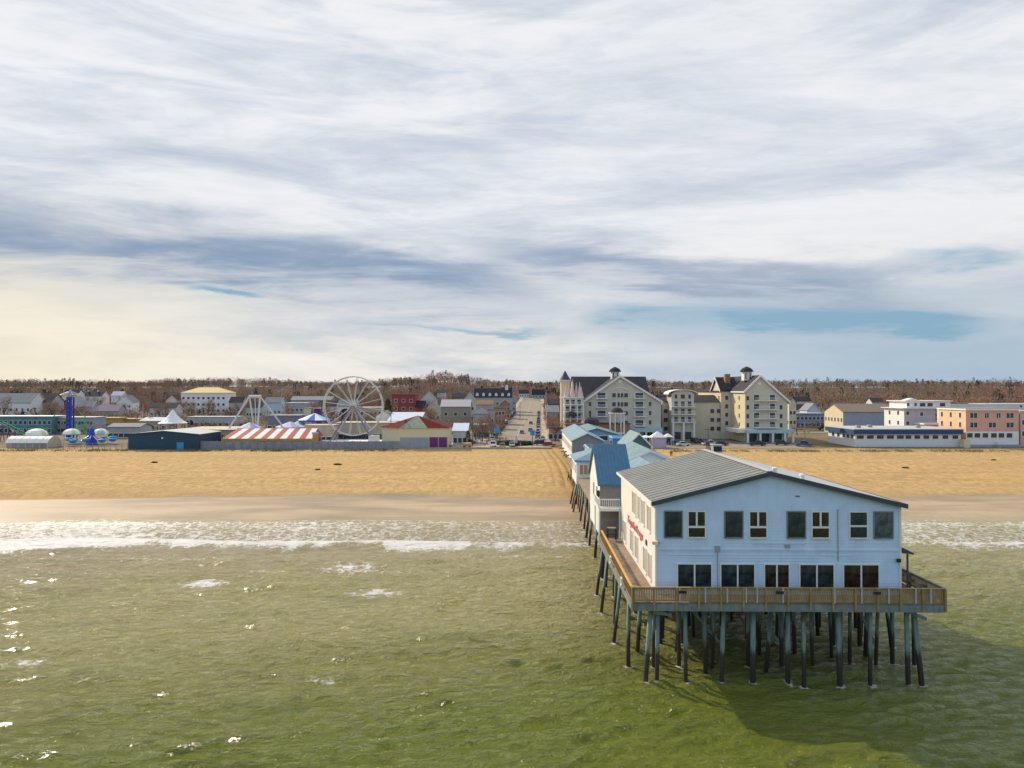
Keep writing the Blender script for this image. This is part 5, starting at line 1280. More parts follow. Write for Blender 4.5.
# ================================================================== houses of the town
HS = [
 # name, label, p0, p1, D, eave, depth, kind, ridge, wall, roof, rows, lrows
 ('teal_motel', 'long two-storey teal motel with cream roof edge behind the roller coaster', -25, 52, 300, 416.5, 10, 'flat', None, T_teal, T_canvas, [(.1, 1.6, 1.3, 16), (.55, 1.6, 1.3, 16)]),
 ('long_bluegrey_block', 'long two-storey blue-grey block with many narrow windows right of the teal motel', 52, 93, 304, 417.5, 10, 'flat', None, T_bgrey, T_roofl, [(.1, 1.5, 1.1, 14), (.55, 1.5, 1.1, 14)]),
 ('big_gabled_house', 'big white house with long grey roof and dormers at the far left edge', -20, 31, 400, 402.5, 14, 'gx', 393.5, M_white, T_roofg, [(.1, 1.6, 1.1, 9), (.55, 1.6, 1.1, 9)]),
 ('grey_shingle_house', 'grey house with broad brown-grey roof right of the big white gabled house', 32, 51, 410, 402, 12, 'gx', 394, T_grey, T_roof, [(.3, 1.5, 1.1, 5)]),
 ('white_farmhouse', 'white gabled house on the slope directly behind the blue tower ride', 62, 77, 520, 395, 10, 'gx', 389.5, M_white, T_roof, [(.15, 1.6, 1.1, 5), (.6, 1.4, 1.1, 5)]),
 ('twin_chimney_house', 'white house with dark roof and two white chimneys on the slope', 83, 102, 530, 396, 10, 'gx', 391.5, M_white, T_roofd, [(.15, 1.6, 1.1, 6), (.6, 1.4, 1.1, 6)]),
 ('pale_cottage', 'pale grey cottage with low roof in front of the twin-chimney house', 76, 92, 450, 406.5, 9, 'gx', 401, T_grey, T_roofg, [(.3, 1.4, 1.1, 4)]),
 ('blue_roof_house', 'white house with lilac-blue roof high on the left slope', 111, 122, 580, 395.5, 9, 'gx', 391.5, M_white, T_lilac, [(.3, 1.4, 1.1, 4)]),
 ('crowded_white_house', 'white house with steep front gable below the lilac-blue roofed house', 117, 132, 490, 402, 10, 'gy', 395.5, M_white, T_roofg, [(.15, 1.5, 1.1, 4), (.55, 1.5, 1.1, 3)]),
 ('mauve_roof_house', 'low house with mauve-grey roof below the steep front gable house', 96, 118, 430, 411, 10, 'gx', 405, T_grey, mat('mauve_shingles', (.25, .21, .24), .8), [(.3, 1.4, 1.1, 6)]),
 ('ochre_shop_row', 'long low ochre shop row behind the blue spinning ride', 94, 118, 330, 418, 8, 'flat', None, T_ochre, T_ochre, [(.2, 1.8, 2.0, 5)]),
 ('amber_shop_row', 'low amber shop row with white sign boards left of the flag pole', 119, 144, 335, 419, 8, 'flat', None, mat('amber_wall', (.46, .26, .07), .7), T_rooftan, [(.2, 1.8, 2.0, 5)]),
 ('yellow_roof_apartments', 'white three-storey apartment house with bright yellow hip roof on the slope', 181, 226, 500, 393, 18, 'hip', 387.5, M_white, mat('yellow_shingles', (.72, .52, .20), .8, .12), [(.08, 1.6, 1.6, 9), (.38, 1.6, 1.6, 9), (.7, 1.5, 1.6, 9)]),
 ('grey_depot', 'long pale grey flat-roofed depot behind the white peaked tent', 187, 236, 345, 417, 10, 'flat', None, T_roofl, T_roofl, [(.1, 1.8, 1.6, 8)]),
 ('white_roof_shed', 'low shed with off-white roof left of the white peaked tent', 140, 166, 320, 421, 12, 'gx', 418, T_grey, T_roofl, [(.2, 1.5, 1.4, 5)]),
 ('dark_awning_stand', 'low stand with dark grey curved-looking roof behind the navy warehouse left end', 108, 140, 275, 427, 9, 'gx', 424, T_grey, mat('slate_awning', (.14, .17, .19), .8), [(.1, 1.5, 2, 6)]),
 ('light_blue_cottage', 'pale blue-grey cottage with white gable right of the swing ride tower', 265, 281, 450, 402.5, 9, 'gx', 397.5, mat('pale_blue_wall', (.5, .58, .66), .7), T_roofg, [(.3, 1.4, 1.2, 4)]),
 ('white_porch_house', 'white house with long flat porch roof behind the blue and white ride canopy', 286, 308, 400, 403, 10, 'flat', None, T_grey, M_white, [(.15, 1.6, 1.2, 5), (.55, 1.5, 1.2, 5)]),
 ('long_bluegrey_roof', 'long low building with blue-grey roof at the foot of the woods, left of the wheel', 291, 332, 560, 400, 12, 'gx', 396.5, T_grey, mat('bluegrey_shingles', (.20, .25, .30), .8), [(.2, 1.5, 1.6, 10)]),
 ('tan_long_shed', 'long tan-roofed open shed between the swing ride tower and the ride canopy', 268, 300, 318, 415.5, 8, 'flat', None, T_mauve, T_rooftan, [(.1, 1.8, 2.2, 7)]),
 ('cream_booth_house', 'small cream box-like booth above the ride canopy', 304, 311, 340, 408, 5, 'flat', None, T_lemon, T_sage, [(.3, 1.5, 1.6, 2)]),
 ('purple_booth', 'small purple booth with a white sign just left of the wheel rim', 314, 320, 340, 408.5, 4, 'flat', None, T_purple, T_lilac, [(.35, 1.5, 1.5, 1)]),
 ('wheel_house_white', 'white house with grey roof seen through the middle of the ferris wheel', 338, 356, 430, 406, 10, 'gx', 400, M_white, T_roofg, [(.2, 1.5, 1.2, 5)]),
 ('wheel_house_tan', 'tan flat-roofed house seen through the right half of the ferris wheel', 360, 382, 380, 407.5, 10, 'flat', None, T_rooftan, M_white, [(.15, 1.5, 1.3, 5), (.55, 1.5, 1.3, 5)]),
 ('red_brick_house', 'dark red brick house of three storeys with white windows and a lower right wing', 392, 415, 400, 394.5, 12, 'flat', None, T_brick, T_brick, [(.12, 1.7, 1.7, 3), (.42, 1.7, 1.7, 3), (.72, 1.6, 1.7, 3)]),
 ('red_brick_wing', 'lower red brick wing with dark roof attached right of the dark red brick house', 415.3, 425, 400, 407, 11, 'gx', 401, T_brick, T_roofd, [(.35, 1.6, 1.5, 2)]),
 ('white_gable_pair', 'white house with twin pale gables on the slope right of the red brick house', 421, 436, 490, 400, 10, 'gy', 392, mat('dull_white', (.6, .6, .6), .7), T_roofg, [(.2, 1.5, 1.2, 4), (.6, 1.3, 1.2, 2)]),
 ('far_slope_house', 'small pale house high among the trees above the grey-roofed block', 436, 445, 600, 392.5, 9, 'gx', 389.8, mat('dull_white', (.6, .6, .6), .7), T_roof, [(.3, 1.4, 1.2, 3)]),
 ('grey_roof_block', 'broad three-storey house with pale grey sloping roof left of the street', 441, 470, 340, 406.5, 13, 'gx', 400, mat('taupe_wall', (.33, .28, .22), .75), mat('silver_roof', (.42, .41, .41), .7), [(.1, 1.6, 1.5, 5), (.58, 1.6, 1.5, 3)]),
 ('mint_gable_house', 'narrow pale mint house with steep white gable beside the grey-roofed block', 464, 475, 365, 400, 10, 'gy', 393, mat('mint_wall', (.45, .52, .48), .7), T_roofg, [(.2, 1.6, 1.1, 2), (.6, 1.6, 1.4, 2)]),
 ('ticket_hall', 'small white hall with blue-white roof beside the purple-door carousel house', 453, 467, 243, 431, 16, 'gx', 424.5, mat('dull_white', (.6, .6, .6), .7), mat('pale_blue_white_roof', (.55, .62, .72), .6, .08), [(.15, 1.7, 1.2, 3)]),
 ('dormered_inn', 'long dark-roofed inn with a row of white dormers at the foot of the wooded hill', 474, 512, 480, 397, 14, 'gx', 388.5, mat('dull_grey_wall', (.42, .39, .38), .7), T_roofd, [(.15, 1.6, 1.3, 9), (.58, 1.5, 1.3, 9)]),
 ('brown_roof_shop', 'shop house with warm brown roof in front of the dormered inn', 475, 493, 400, 404.5, 10, 'gx', 400.5, T_grey, mat('warm_brown_shingles', (.26, .15, .08), .85), [(.2, 1.6, 1.3, 5)]),
 ('grey_porch_house', 'grey porch house with pale hip roof on the left side of the street', 473, 488, 330, 414, 12, 'hip', 408.5, T_grey, T_roofg, [(.15, 1.8, 1.6, 4)]),
 ('dark_mouth_shop', 'shop with a big dark opening next to the grey porch house', 488.5, 494, 332, 410, 10, 'flat', None, mat('dull_grey_wall', (.42, .39, .38), .7), T_roof, [(.1, 4.0, 2.0, 1)]),
 ('pink_front_shop', 'dusty pink two-storey shop on the left side of the street', 495, 505, 370, 408, 11, 'flat', None, mat('dusty_pink', (.42, .27, .24), .7), T_roof, [(.1, 1.8, 1.4, 3), (.6, 1.5, 1.2, 3)]),
 ('brown_front_shop', 'brown brick shop just up the street from the dusty pink shop', 500, 510, 430, 403.5, 11, 'gy', 399.5, T_brick2, T_roofd, [(.1, 1.8, 1.4, 3), (.6, 1.5, 1.2, 3)]),
 ('bluegrey_front_house', 'blue-grey house with flag-like bright trim where the street narrows on the left', 504, 516, 520, 397.5, 11, 'gy', 392.5, T_bgrey, T_roofd, [(.15, 1.6, 1.3, 3), (.55, 1.5, 1.2, 3)]),
 ('street_end_house', 'dark-roofed white house closing the far end of the street, left one', 519, 529, 800, 393.5, 10, 'gx', 390, M_white, T_roofd, [(.3, 1.6, 1.4, 4)]),
 ('street_end_barn', 'dark grey barn-like house closing the far end of the street, right one', 532, 545, 790, 394.5, 10, 'gx', 389.5, T_grey, T_roofd, [(.3, 1.6, 1.4, 4)]),
 ('street_right_shop', 'brown shingled shop behind the red-brown street trees right of the street', 548, 561, 400, 404, 12, 'gx', 399, T_brick2, T_roof, [(.15, 1.7, 1.4, 4)]),
 ('street_right_house', 'grey house with white porch behind the street trees beside the hotel turret', 547, 558, 330, 412, 12, 'gx', 406, T_grey, T_roofg, [(.15, 1.7, 1.4, 3)]),
 ('low_pink_shop', 'low dusty pink shop at the foot of the hotel turret', 549, 562, 262, 428, 10, 'flat', None, mat('dusty_pink', (.42, .27, .24), .7), T_roof, [(.15, 1.8, 1.8, 3)]),
 ('cream_house_right', 'cream house with tall narrow gable just right of the steep tan gable', 789, 796, 330, 402, 9, 'gy', 397, T_cream, T_roof, [(.2, 1.6, 1.2, 2), (.55, 1.6, 1.2, 2)]),
 ('white_gable_right', 'small white house with blue-grey roof between the tan hotel and the yellow gable', 807, 820, 400, 410, 10, 'gy', 403.5, mat('blue_white_wall', (.55, .6, .68), .7), T_roofg, [(.2, 1.6, 1.3, 3)]),
 ('low_blue_motel', 'long low blue-white motel strip in front of the small white house', 788, 824, 345, 413.5, 8, 'flat', None, mat('motel_blue', (.20, .28, .38), .7), T_roofl, [(.1, 1.6, 1.5, 9), (.56, 1.4, 1.5, 9)]),
 ('grey_cottage_right', 'grey cottage with brown roof left of the small white house behind the motel strip', 796, 806, 420, 409.5, 9, 'gx', 404.5, mat('dull_white', (.6, .6, .6), .7), T_roof, [(.3, 1.5, 1.2, 3)]),
 ('slope_cottage_cream', 'cream cottage with grey roof between the white farmhouse and the twin-chimney house, lower down', 66, 78, 465, 401, 9, 'gy', 396.5, T_cream, T_roofg, [(.2, 1.5, 1.2, 3)]),
 ('slope_barn_red', 'small barn-red house with dark roof right of the grey shingled house on the left slope', 50, 60, 440, 404, 9, 'gx', 399.5, T_brick, T_roofd, [(.3, 1.5, 1.2, 3)]),
 ('slope_long_white', 'long low white house with brown roof behind the white peaked tent', 150, 176, 440, 407.5, 9, 'gx', 403, mat('dull_white', (.6, .6, .6), .7), T_roof, [(.3, 1.4, 1.2, 7)]),
 ('slope_tan_house', 'tan house with steep brown gable left of the yellow-roofed apartments', 166, 178, 520, 400, 9, 'gy', 395, T_cream, T_roof, [(.2, 1.5, 1.2, 3), (.6, 1.4, 1.2, 2)]),
 ('slope_dark_roof_house', 'grey house with dark roof right of the yellow-roofed apartments', 229, 243, 480, 402, 9, 'gx', 397, T_grey, T_roofd, [(.3, 1.5, 1.2, 4)]),
 ('slope_mint_cottage', 'pale mint cottage seen between the legs of the swing ride tower', 246, 262, 430, 407, 9, 'gx', 402, mat('mint_wall', (.45, .52, .48), .7), T_roof, [(.3, 1.4, 1.2, 5)]),
 ('rise_white_house', 'white house with brown roof just below the long blue-grey roof by the woods', 318, 336, 455, 406, 9, 'gx', 401, mat('dull_white', (.6, .6, .6), .7), T_roof, [(.3, 1.4, 1.2, 5)]),
 ('rise_tan_cottage', 'tan cottage with grey gable between the red brick wing and the grey-roofed block', 427, 440, 400, 408, 9, 'gy', 402.5, T_cream, T_roofg, [(.2, 1.5, 1.2, 3)]),
 ('rise_brown_house', 'brown shingled house above the pale mint gable house left of the dormered inn', 452, 466, 450, 397.5, 9, 'gx', 393.5, T_brick2, T_roof, [(.3, 1.5, 1.2, 4)]),
 ('grey_corner_shop', 'low grey corner shop with pale roof edge behind the dark pole beside the ticket hall', 474, 488, 275, 425, 10, 'flat', None, T_grey, T_roofl, [(.1, 1.8, 1.8, 4)]),
 ('hillfoot_lodge', 'low tan lodge with dark roof at the wood edge right of the tan gabled hotel', 796, 812, 500, 401, 9, 'gx', 397, T_cream, T_roofd, [(.3, 1.5, 1.2, 4)]),
 ('woodside_house', 'small white house tucked into the wood edge above the long grey-sided hall', 872, 884, 520, 402, 9, 'gx', 398, mat('dull_white', (.6, .6, .6), .7), T_roof, [(.3, 1.5, 1.2, 3)]),
]
FOOT = []
for (nm, lab, p0, p1, D, ye, dp_, kd, yr, wm_, rm_, rows) in HS:
    o = town(nm, lab, 'shop' if 'shop' in nm else 'building' if any(k_ in nm for k_ in ('motel', 'block', 'depot', 'shed', 'stand', 'hall', 'apart', 'barn', 'roof', 'booth', 'row')) else 'house', p0, p1, D, ye, dp_, kd, yr, wm_, rm_,
             M_white if rm_ in (T_roofg, T_roofd) and kd != 'flat' else None, rows=rows, lrows=[(rows[0][0], rows[0][1], 1.2, 3)] if p1 > 512 else (), ov=.4, base=-2.5)
    FOOT.append((X_at(p0, D), X_at(p1, D), D, D + dp_))
    if nm == 'twin_chimney_house':
        ro_ = [c_ for c_ in o.children if c_.name.startswith('roof')][0]; W_ = X_at(p1, D) - X_at(p0, D); h_ = Z_at(ye, D) - o.location.z
        for f_ in (.04, .55): MB().box(W_ * f_, W_ * f_ + 1.0, dp_ / 2 - .5, dp_ / 2 + .5, h_, h_ + 4.3, M_white).build('chimney', ro_)
    if nm == 'dormered_inn':
        ro_ = [c_ for c_ in o.children if c_.name.startswith('roof')][0]; W_ = X_at(p1, D) - X_at(p0, D); h_ = Z_at(ye, D) - o.location.z
        for i in range(6):
            xx = W_ * (i + .5) / 6; MB().extr_y([(xx - .9, h_ + .2), (xx + .9, h_ + .2), (xx + .9, h_ + 2), (xx, h_ + 3), (xx - .9, h_ + 2)], .6, 4, M_white).build('dormer', ro_)
        MB().box(W_ * .82, W_ * .82 + 2, 5.5, 8.5, h_ + 3, h_ + 8.2, M_white).build('cupola', ro_)
for a in ((X_at(126, 226), X_at(460, 226), 215, 286), (X_at(-30, 226), X_at(126, 226), 215, 272), (X_at(555, 262), X_at(820, 262), 215, 300), (X_at(810, 300), X_at(1100, 300), 215, 322), (-34, 16, 215, 256), (X_at(948, 330), X_at(1100, 330), 325, 350)): FOOT.append(a)

# ================================================================== trees
def bark(name, c, v=.25): return mat(name, c, .9, v, 1.5)
K_br = [bark('twigs_red_brown', (.30, .17, .12)), bark('twigs_grey_brown', (.27, .19, .135)), bark('twigs_tan', (.32, .215, .125)), bark('twigs_rust', (.36, .165, .115))]
K_trunk = bark('trunk_bark', (.11, .085, .065)); K_ev = mat('evergreen_needles', (.028, .052, .02), .85, .3, 1.2); K_ev2 = mat('pine_needles', (.05, .085, .022), .85, .3, 1.2)
def arr_mesh(name, tris, mats, midx=None):
    """tris: (n,k,3) float array of separate faces"""
    n, k, _ = tris.shape; me = bpy.data.meshes.new(name)
    me.vertices.add(n * k); me.vertices.foreach_set('co', tris.astype(np.float32).ravel())
    me.loops.add(n * k); me.loops.foreach_set('vertex_index', np.arange(n * k, dtype=np.int32))
    me.polygons.add(n); me.polygons.foreach_set('loop_start', np.arange(0, n * k, k, dtype=np.int32)); me.polygons.foreach_set('loop_total', np.full(n, k, dtype=np.int32))
    for m_ in mats: me.materials.append(m_)
    if midx is not None: me.polygons.foreach_set('material_index', midx.astype(np.int32))
    me.update(); return me
def slivers(r, P, dirs, L, Wd):
    """thin kite-shaped twigs at P along dirs"""
    n = len(P); d = dirs / np.linalg.norm(dirs, axis=1, keepdims=True)
    q = r.normal(size=(n, 3)); s = np.cross(d, q); s /= np.linalg.norm(s, axis=1, keepdims=True) + 1e-9
    L = np.asarray(L).reshape(-1, 1) * np.ones((n, 1)); Wd = np.asarray(Wd).reshape(-1, 1) * np.ones((n, 1))
    return np.stack([P - s * Wd * .5, P + d * L * .5 - s * Wd * .3, P + d * L, P + d * L * .45 + s * Wd * .5], 1)
def bare_proto(seed, h, rad, mt_, dense=1.0):
    r = np.random.RandomState(seed); tm = MB(); lean = r.normal(0, .3, 2)
    top = np.array([lean[0], lean[1], h * .55])
    tm.tube([(0, 0, -.5), (lean[0] * .4, lean[1] * .4, h * .25), tuple(top)], [h * .028, h * .021, h * .013], K_trunk, 6)
    Ps, Ds, Ls = [], [], []
    for i in range(11):
        a = 2 * PI * i / 11 + r.rand(); z0 = h * (.18 + .35 * r.rand()); b0 = top * (z0 / top[2])
        e = np.array([math.cos(a) * rad * (.45 + .5 * r.rand()), math.sin(a) * rad * (.45 + .5 * r.rand()), min(h * .97, z0 + h * (.18 + .42 * r.rand()))])
        md = b0 * .5 + e * .5 + np.array([0, 0, -h * .02]); tm.tube([tuple(b0), tuple(md), tuple(e)], [h * .011, h * .007, h * .003], K_trunk, 5)
        nn = int(60 * dense); f = r.rand(nn, 1) ** .6; base = b0 + (e - b0) * (.25 + .8 * f)
        base = base + r.normal(0, rad * .14, (nn, 3)); Ps.append(base)
        out_ = (e - b0) / np.linalg.norm(e - b0); Ds.append(out_ * .8 + r.normal(0, .6, (nn, 3)) + np.array([0, 0, .55])); Ls.append(.5 + r.rand(nn) * h * .10)
    P = np.concatenate(Ps); Dd = np.concatenate(Ds); L = np.concatenate(Ls)
    return tm.mesh('trunk', True), arr_mesh('crown', slivers(r, P, Dd, L, .10 + .12 * r.rand(len(P))), [mt_])
def pine_proto(seed, h, rad, mt_):
    r = np.random.RandomState(seed); tm = MB(); tm.tube([(0, 0, -.5), (0, 0, h * .95)], [h * .022, h * .006], K_trunk, 6)
    n = 1300; z_ = h * (.22 + .78 * r.rand(n) ** .9); rr = rad * (1.02 - (z_ / h)) ** .7 * (.35 + .65 * r.rand(n)) * (1 + .25 * np.sin(z_ * 3.1)); a = r.rand(n) * 2 * PI
    P = np.stack([rr * np.cos(a), rr * np.sin(a), z_], 1); Dd = np.stack([np.cos(a), np.sin(a), -.15 + r.normal(0, .35, n)], 1)
    return tm.mesh('trunk', True), arr_mesh('crown', slivers(r, P, Dd, .7 + .5 * r.rand(n), .28), [mt_])
BP = [bare_proto(i, hh, rr, K_br[i % 4]) for i, (hh, rr) in enumerate([(10, 4.2), (9, 3.8), (11, 4.6), (8, 3.6), (12, 4.8), (9.5, 4.4)])]
PP = [pine_proto(40, 12, 3.0, K_ev), pine_proto(41, 14, 2.6, K_ev2), pine_proto(42, 9, 2.6, K_ev2)]
NT_ = [0]
def tree(x, y, label, group, proto, s=1.0, name='bare_tree'):
    o = thing(name, label, 'tree', (x, y, G(x, y)), rnd.uniform(0, 6.28), group); o.scale = (s, s, s * rnd.uniform(.92, 1.1))
    obj('trunk', proto[0], o); obj('crown', proto[1], o); NT_[0] += 1
    return o
def free(x, y, mg=2.5):
    if abs(x - main_x(y)) < 17 and y < 800: return False
    return not any(a - mg < x < b_ + mg and c_ - mg < y < d_ + mg for a, b_, c_, d_ in FOOT)
def scatter(n, p0, p1, D0, D1, label, group, protos, s0=.8, s1=1.1):
    k = 0; tries = 0
    while k < n and tries < n * 30:
        tries += 1; D = D0 + (D1 - D0) * rnd.random() ** .8; px = rnd.uniform(p0, p1); x = X_at(px, D)
        if not free(x, D): continue
        tree(x, D, label, group, rnd.choice(protos), rnd.uniform(s0, s1)); k += 1
scatter(38, -20, 135, 310, 560, 'bare brown tree among the houses on the left slope, left of the flag pole', 'bare trees among the left slope houses', BP)
scatter(34, 135, 335, 350, 560, 'bare brown tree inland between the flag pole and the ferris wheel', 'bare trees behind the fairground', BP)
scatter(44, 335, 478, 285, 560, 'bare grey-brown tree on the rise between the ferris wheel and the street shops', 'bare trees behind the wheel and carousel', BP)
scatter(40, 655, 1040, 345, 560, 'bare reddish tree inland behind the hotels and beach houses on the right', 'bare trees behind the right-hand buildings', BP)
for i in range(16):
    y = 262 + i * 17; tree(main_x(y) + 14.5 + rnd.uniform(-.8, .8), y, 'red-brown bare street tree in the row along the right pavement', 'street trees on the right pavement', BP[(0, 3)[i % 2]], rnd.uniform(.7, .95))
for i in range(14):
    y = 266 + i * 19; tree(main_x(y) - 14.8 + rnd.uniform(-.8, .8), y, 'bare brown street tree in the row along the left pavement', 'street trees on the left pavement', BP[(1, 2, 5)[i % 3]], rnd.uniform(.6, .85))
for i, (px, D) in enumerate(((479, 262), (482.5, 256), (485, 270), (488.5, 262), (491.5, 274), (494, 268), (497.5, 281), (501, 292), (487, 292), (493, 300))):
    tree(X_at(px, D), D, 'dark bare tree in the loose cluster on the left side of the plaza', 'bare trees left of the plaza', BP[(1, 4, 5)[i % 3]], rnd.uniform(.55, .8))
for i in range(9):
    y = 270 + i * 24; tree(main_x(y) + 19.5 + rnd.uniform(-1, 1), y, 'rust-brown bare tree behind the right pavement row, close to the shops', 'second tree row right of the street', BP[(0, 3)[i % 2]], rnd.uniform(.7, .95))
for px, D, s, l, pr_ in ((345, 300, .85, 'dark evergreen seen through the left part of the ferris wheel', 0), (388, 330, 1.0, 'tall green conifer just left of the red brick house', 1), (23, 380, .55, 'small dark conifer in front of the big white house at far left', 0), (462, 300, .45, 'short dark evergreen behind the ticket hall roof', 0), (468, 236, .42, 'small dark conical evergreen beside the ticket hall wall', 0),
                         (221, 560, 1.1, 'bright green pine above the right end of the yellow-roofed apartments', 1), (194, 570, 1.0, 'dark green pine above the middle of the yellow-roofed apartments', 0), (826, 470, .6, 'small evergreen left of the yellow gable end', 2)):
    tree(X_at(px, D), D, l, None, PP[pr_], s, 'evergreen_tree')

# the far wood: one mass on the hills
def wood(name, n, D0, D1, seed, ever=.05, h0=9, h1=12.5, xl=-1.0, xr=1.0, per=120, near_gap=True):
    r = np.random.RandomState(seed); T = []; M = []
    D = D0 + (D1 - D0) * r.rand(n) ** 1.15; x = (xl + (xr - xl) * r.rand(n)) * D
    patch = np.sin(x * .011 + 1.3) + np.sin(D * .017 + x * .006) + .5 * np.sin(x * .05) + r.normal(0, .55, n)
    g = ground(x, D)
    for i in range(n):
        if D[i] < 800 and abs(x[i] - main_x(D[i])) < 18: continue
        if not free(x[i], D[i], 3): continue
        ev = r.rand() < ever + (.30 if patch[i] > 1.6 else 0) + (.10 if D[i] > 1050 else 0)
        h = r.uniform(h0, h1) * (1.12 if ev else 1.0) * (1 + .20 * np.sin(x[i] * .021 + D[i] * .004) + .16 * np.sin(x[i] * .067 + 1.0)); a = r.rand(per) * 2 * PI
        if ev:
            z_ = h * (.12 + .88 * r.rand(per) ** .8); rr = 3.0 * (1.05 - z_ / h) * (.4 + .6 * r.rand(per))
            P = np.stack([rr * np.cos(a), rr * np.sin(a), z_], 1); Dd = np.stack([np.cos(a), np.sin(a), r.normal(-.1, .4, per)], 1); tri = slivers(r, P, Dd, 1.5, .95); mi_ = 4
        else:
            cr = r.uniform(4.2, 6.4); ph = np.arccos(1 - 1.35 * r.rand(per)); rr = cr * (.45 + .55 * r.rand(per) ** .4)
            P = np.stack([rr * np.sin(ph) * np.cos(a), rr * np.sin(ph) * np.sin(a), h * .46 + rr * np.cos(ph) * h * .5 / cr], 1)
            Dd = P - np.array([0, 0, h * .25]); Dd = Dd + r.normal(0, 2.6, (per, 3)); tri = slivers(r, P, Dd, .9 + 1.2 * r.rand(per), .22 + .30 * r.rand(per))
            mi_ = 0 if patch[i] > .5 else (3 if patch[i] > .1 and r.rand() < .6 else (2 if patch[i] < -1.0 else 1))
            tr = np.array([[[-.16, 0, -1], [.16, 0, -1], [.1, 0, h * .6], [-.1, 0, h * .6]], [[0, -.16, -1], [0, .16, -1], [0, .1, h * .6], [0, -.1, h * .6]]])
            T.append(tr + np.array([x[i], D[i], g[i]])); M.append(np.full(2, 5))
        T.append(tri + np.array([x[i], D[i], g[i]])); M.append(np.full(per, mi_))
    o = obj(name, arr_mesh(name, np.concatenate(T), K_br + [K_ev, K_trunk], np.concatenate(M))); return o
wd = wood('woodland', 6400, 560, 1330, 3)
tag(wd, 'bare brown and rust woodland with scattered dark evergreens covering the hills behind the town', 'woodland', kind='stuff')
wd2 = wood('distant_ridge_woodland', 2600, 1180, 1900, 4, ever=.4, per=36)
tag(wd2, 'darker evergreen wood along the far skyline behind the brown woodland', 'woodland', kind='stuff')
br = wood('town_shrubs', 2300, 292, 620, 9, ever=.05, h0=2.5, h1=6.5, per=44, xl=-.80, xr=.80)
tag(br, 'low brown shrubs and small trees filling the yards between the town houses', 'shrubs', kind='stuff')

for px, D, s_, l_ in ((338, 186, 1.0, 'dark seaweed clump on the open sand below the ferris wheel'), (318, 176, .6, 'small seaweed clump on the sand left of the larger one'), (155, 190, .8, 'dark brush clump on the sand below the navy warehouse'), (905, 180, .8, 'seaweed clump on the sand right of the pub roof'), (993, 196, .6, 'small dark clump on the sand near the right edge'), (206, 221.5, 1.3, 'low tan brush mound at the fence foot left of the striped pavilion'), (276, 221.5, 1.6, 'wide tan brush mound at the fence foot below the striped pavilion')):
    r_ = np.random.RandomState(int(px)); n_ = 260; a_ = r_.rand(n_) * 6.28; q_ = r_.rand(n_) ** .5 * s_ * .9
    cl = obj('seaweed_clump' if D < 215 else 'brush_mound', arr_mesh('clump', slivers(r_, np.stack([q_ * np.cos(a_), q_ * .5 * np.sin(a_), r_.rand(n_) * .15], 1), r_.normal(size=(n_, 3)) * [1, 1, .4] + [0, 0, .3], .5 * s_, .16), [bark('dried_weed', (.09, .06, .035)) if D < 215 else mat('dune_grass_blades', (.24, .17, .07))]), None, (X_at(px, D), D, G(X_at(px, D), D)))
    tag(cl, l_, 'seaweed' if D < 215 else 'brush')
# dune grass along the top of the beach
r = np.random.RandomState(6); n = 26000
x = r.uniform(-190, 200, n); cl_ = np.sin(x * .23) + np.sin(x * .61 + 1) + np.sin(x * 1.7 + 2); y = 222.5 + r.normal(0, 1.5, n) + np.where(x > 18, -1.5, 0)
keep = (cl_ + r.normal(0, 1.1, n) > .1) & ((x < -32) | (x > 22)); x = x[keep]; y = y[keep]
P = np.stack([x, y, ground(x, y) - .05], 1); Dd = np.stack([r.normal(0, .35, len(x)), r.normal(0, .35, len(x)), np.ones(len(x))], 1)
K_gr = mat('dune_grass_blades', (.24, .17, .07), .9, .3, .8)
tag(obj('dune_grass', arr_mesh('dune_grass', slivers(r, P, Dd, .35 + .55 * r.rand(len(x)), .12), [K_gr, bark('dune_brush', (.12, .085, .05))], (r.rand(len(x)) < .4).astype(int))), 'dry tan dune grass and dark brush along the top edge of the beach', 'grass', kind='stuff')

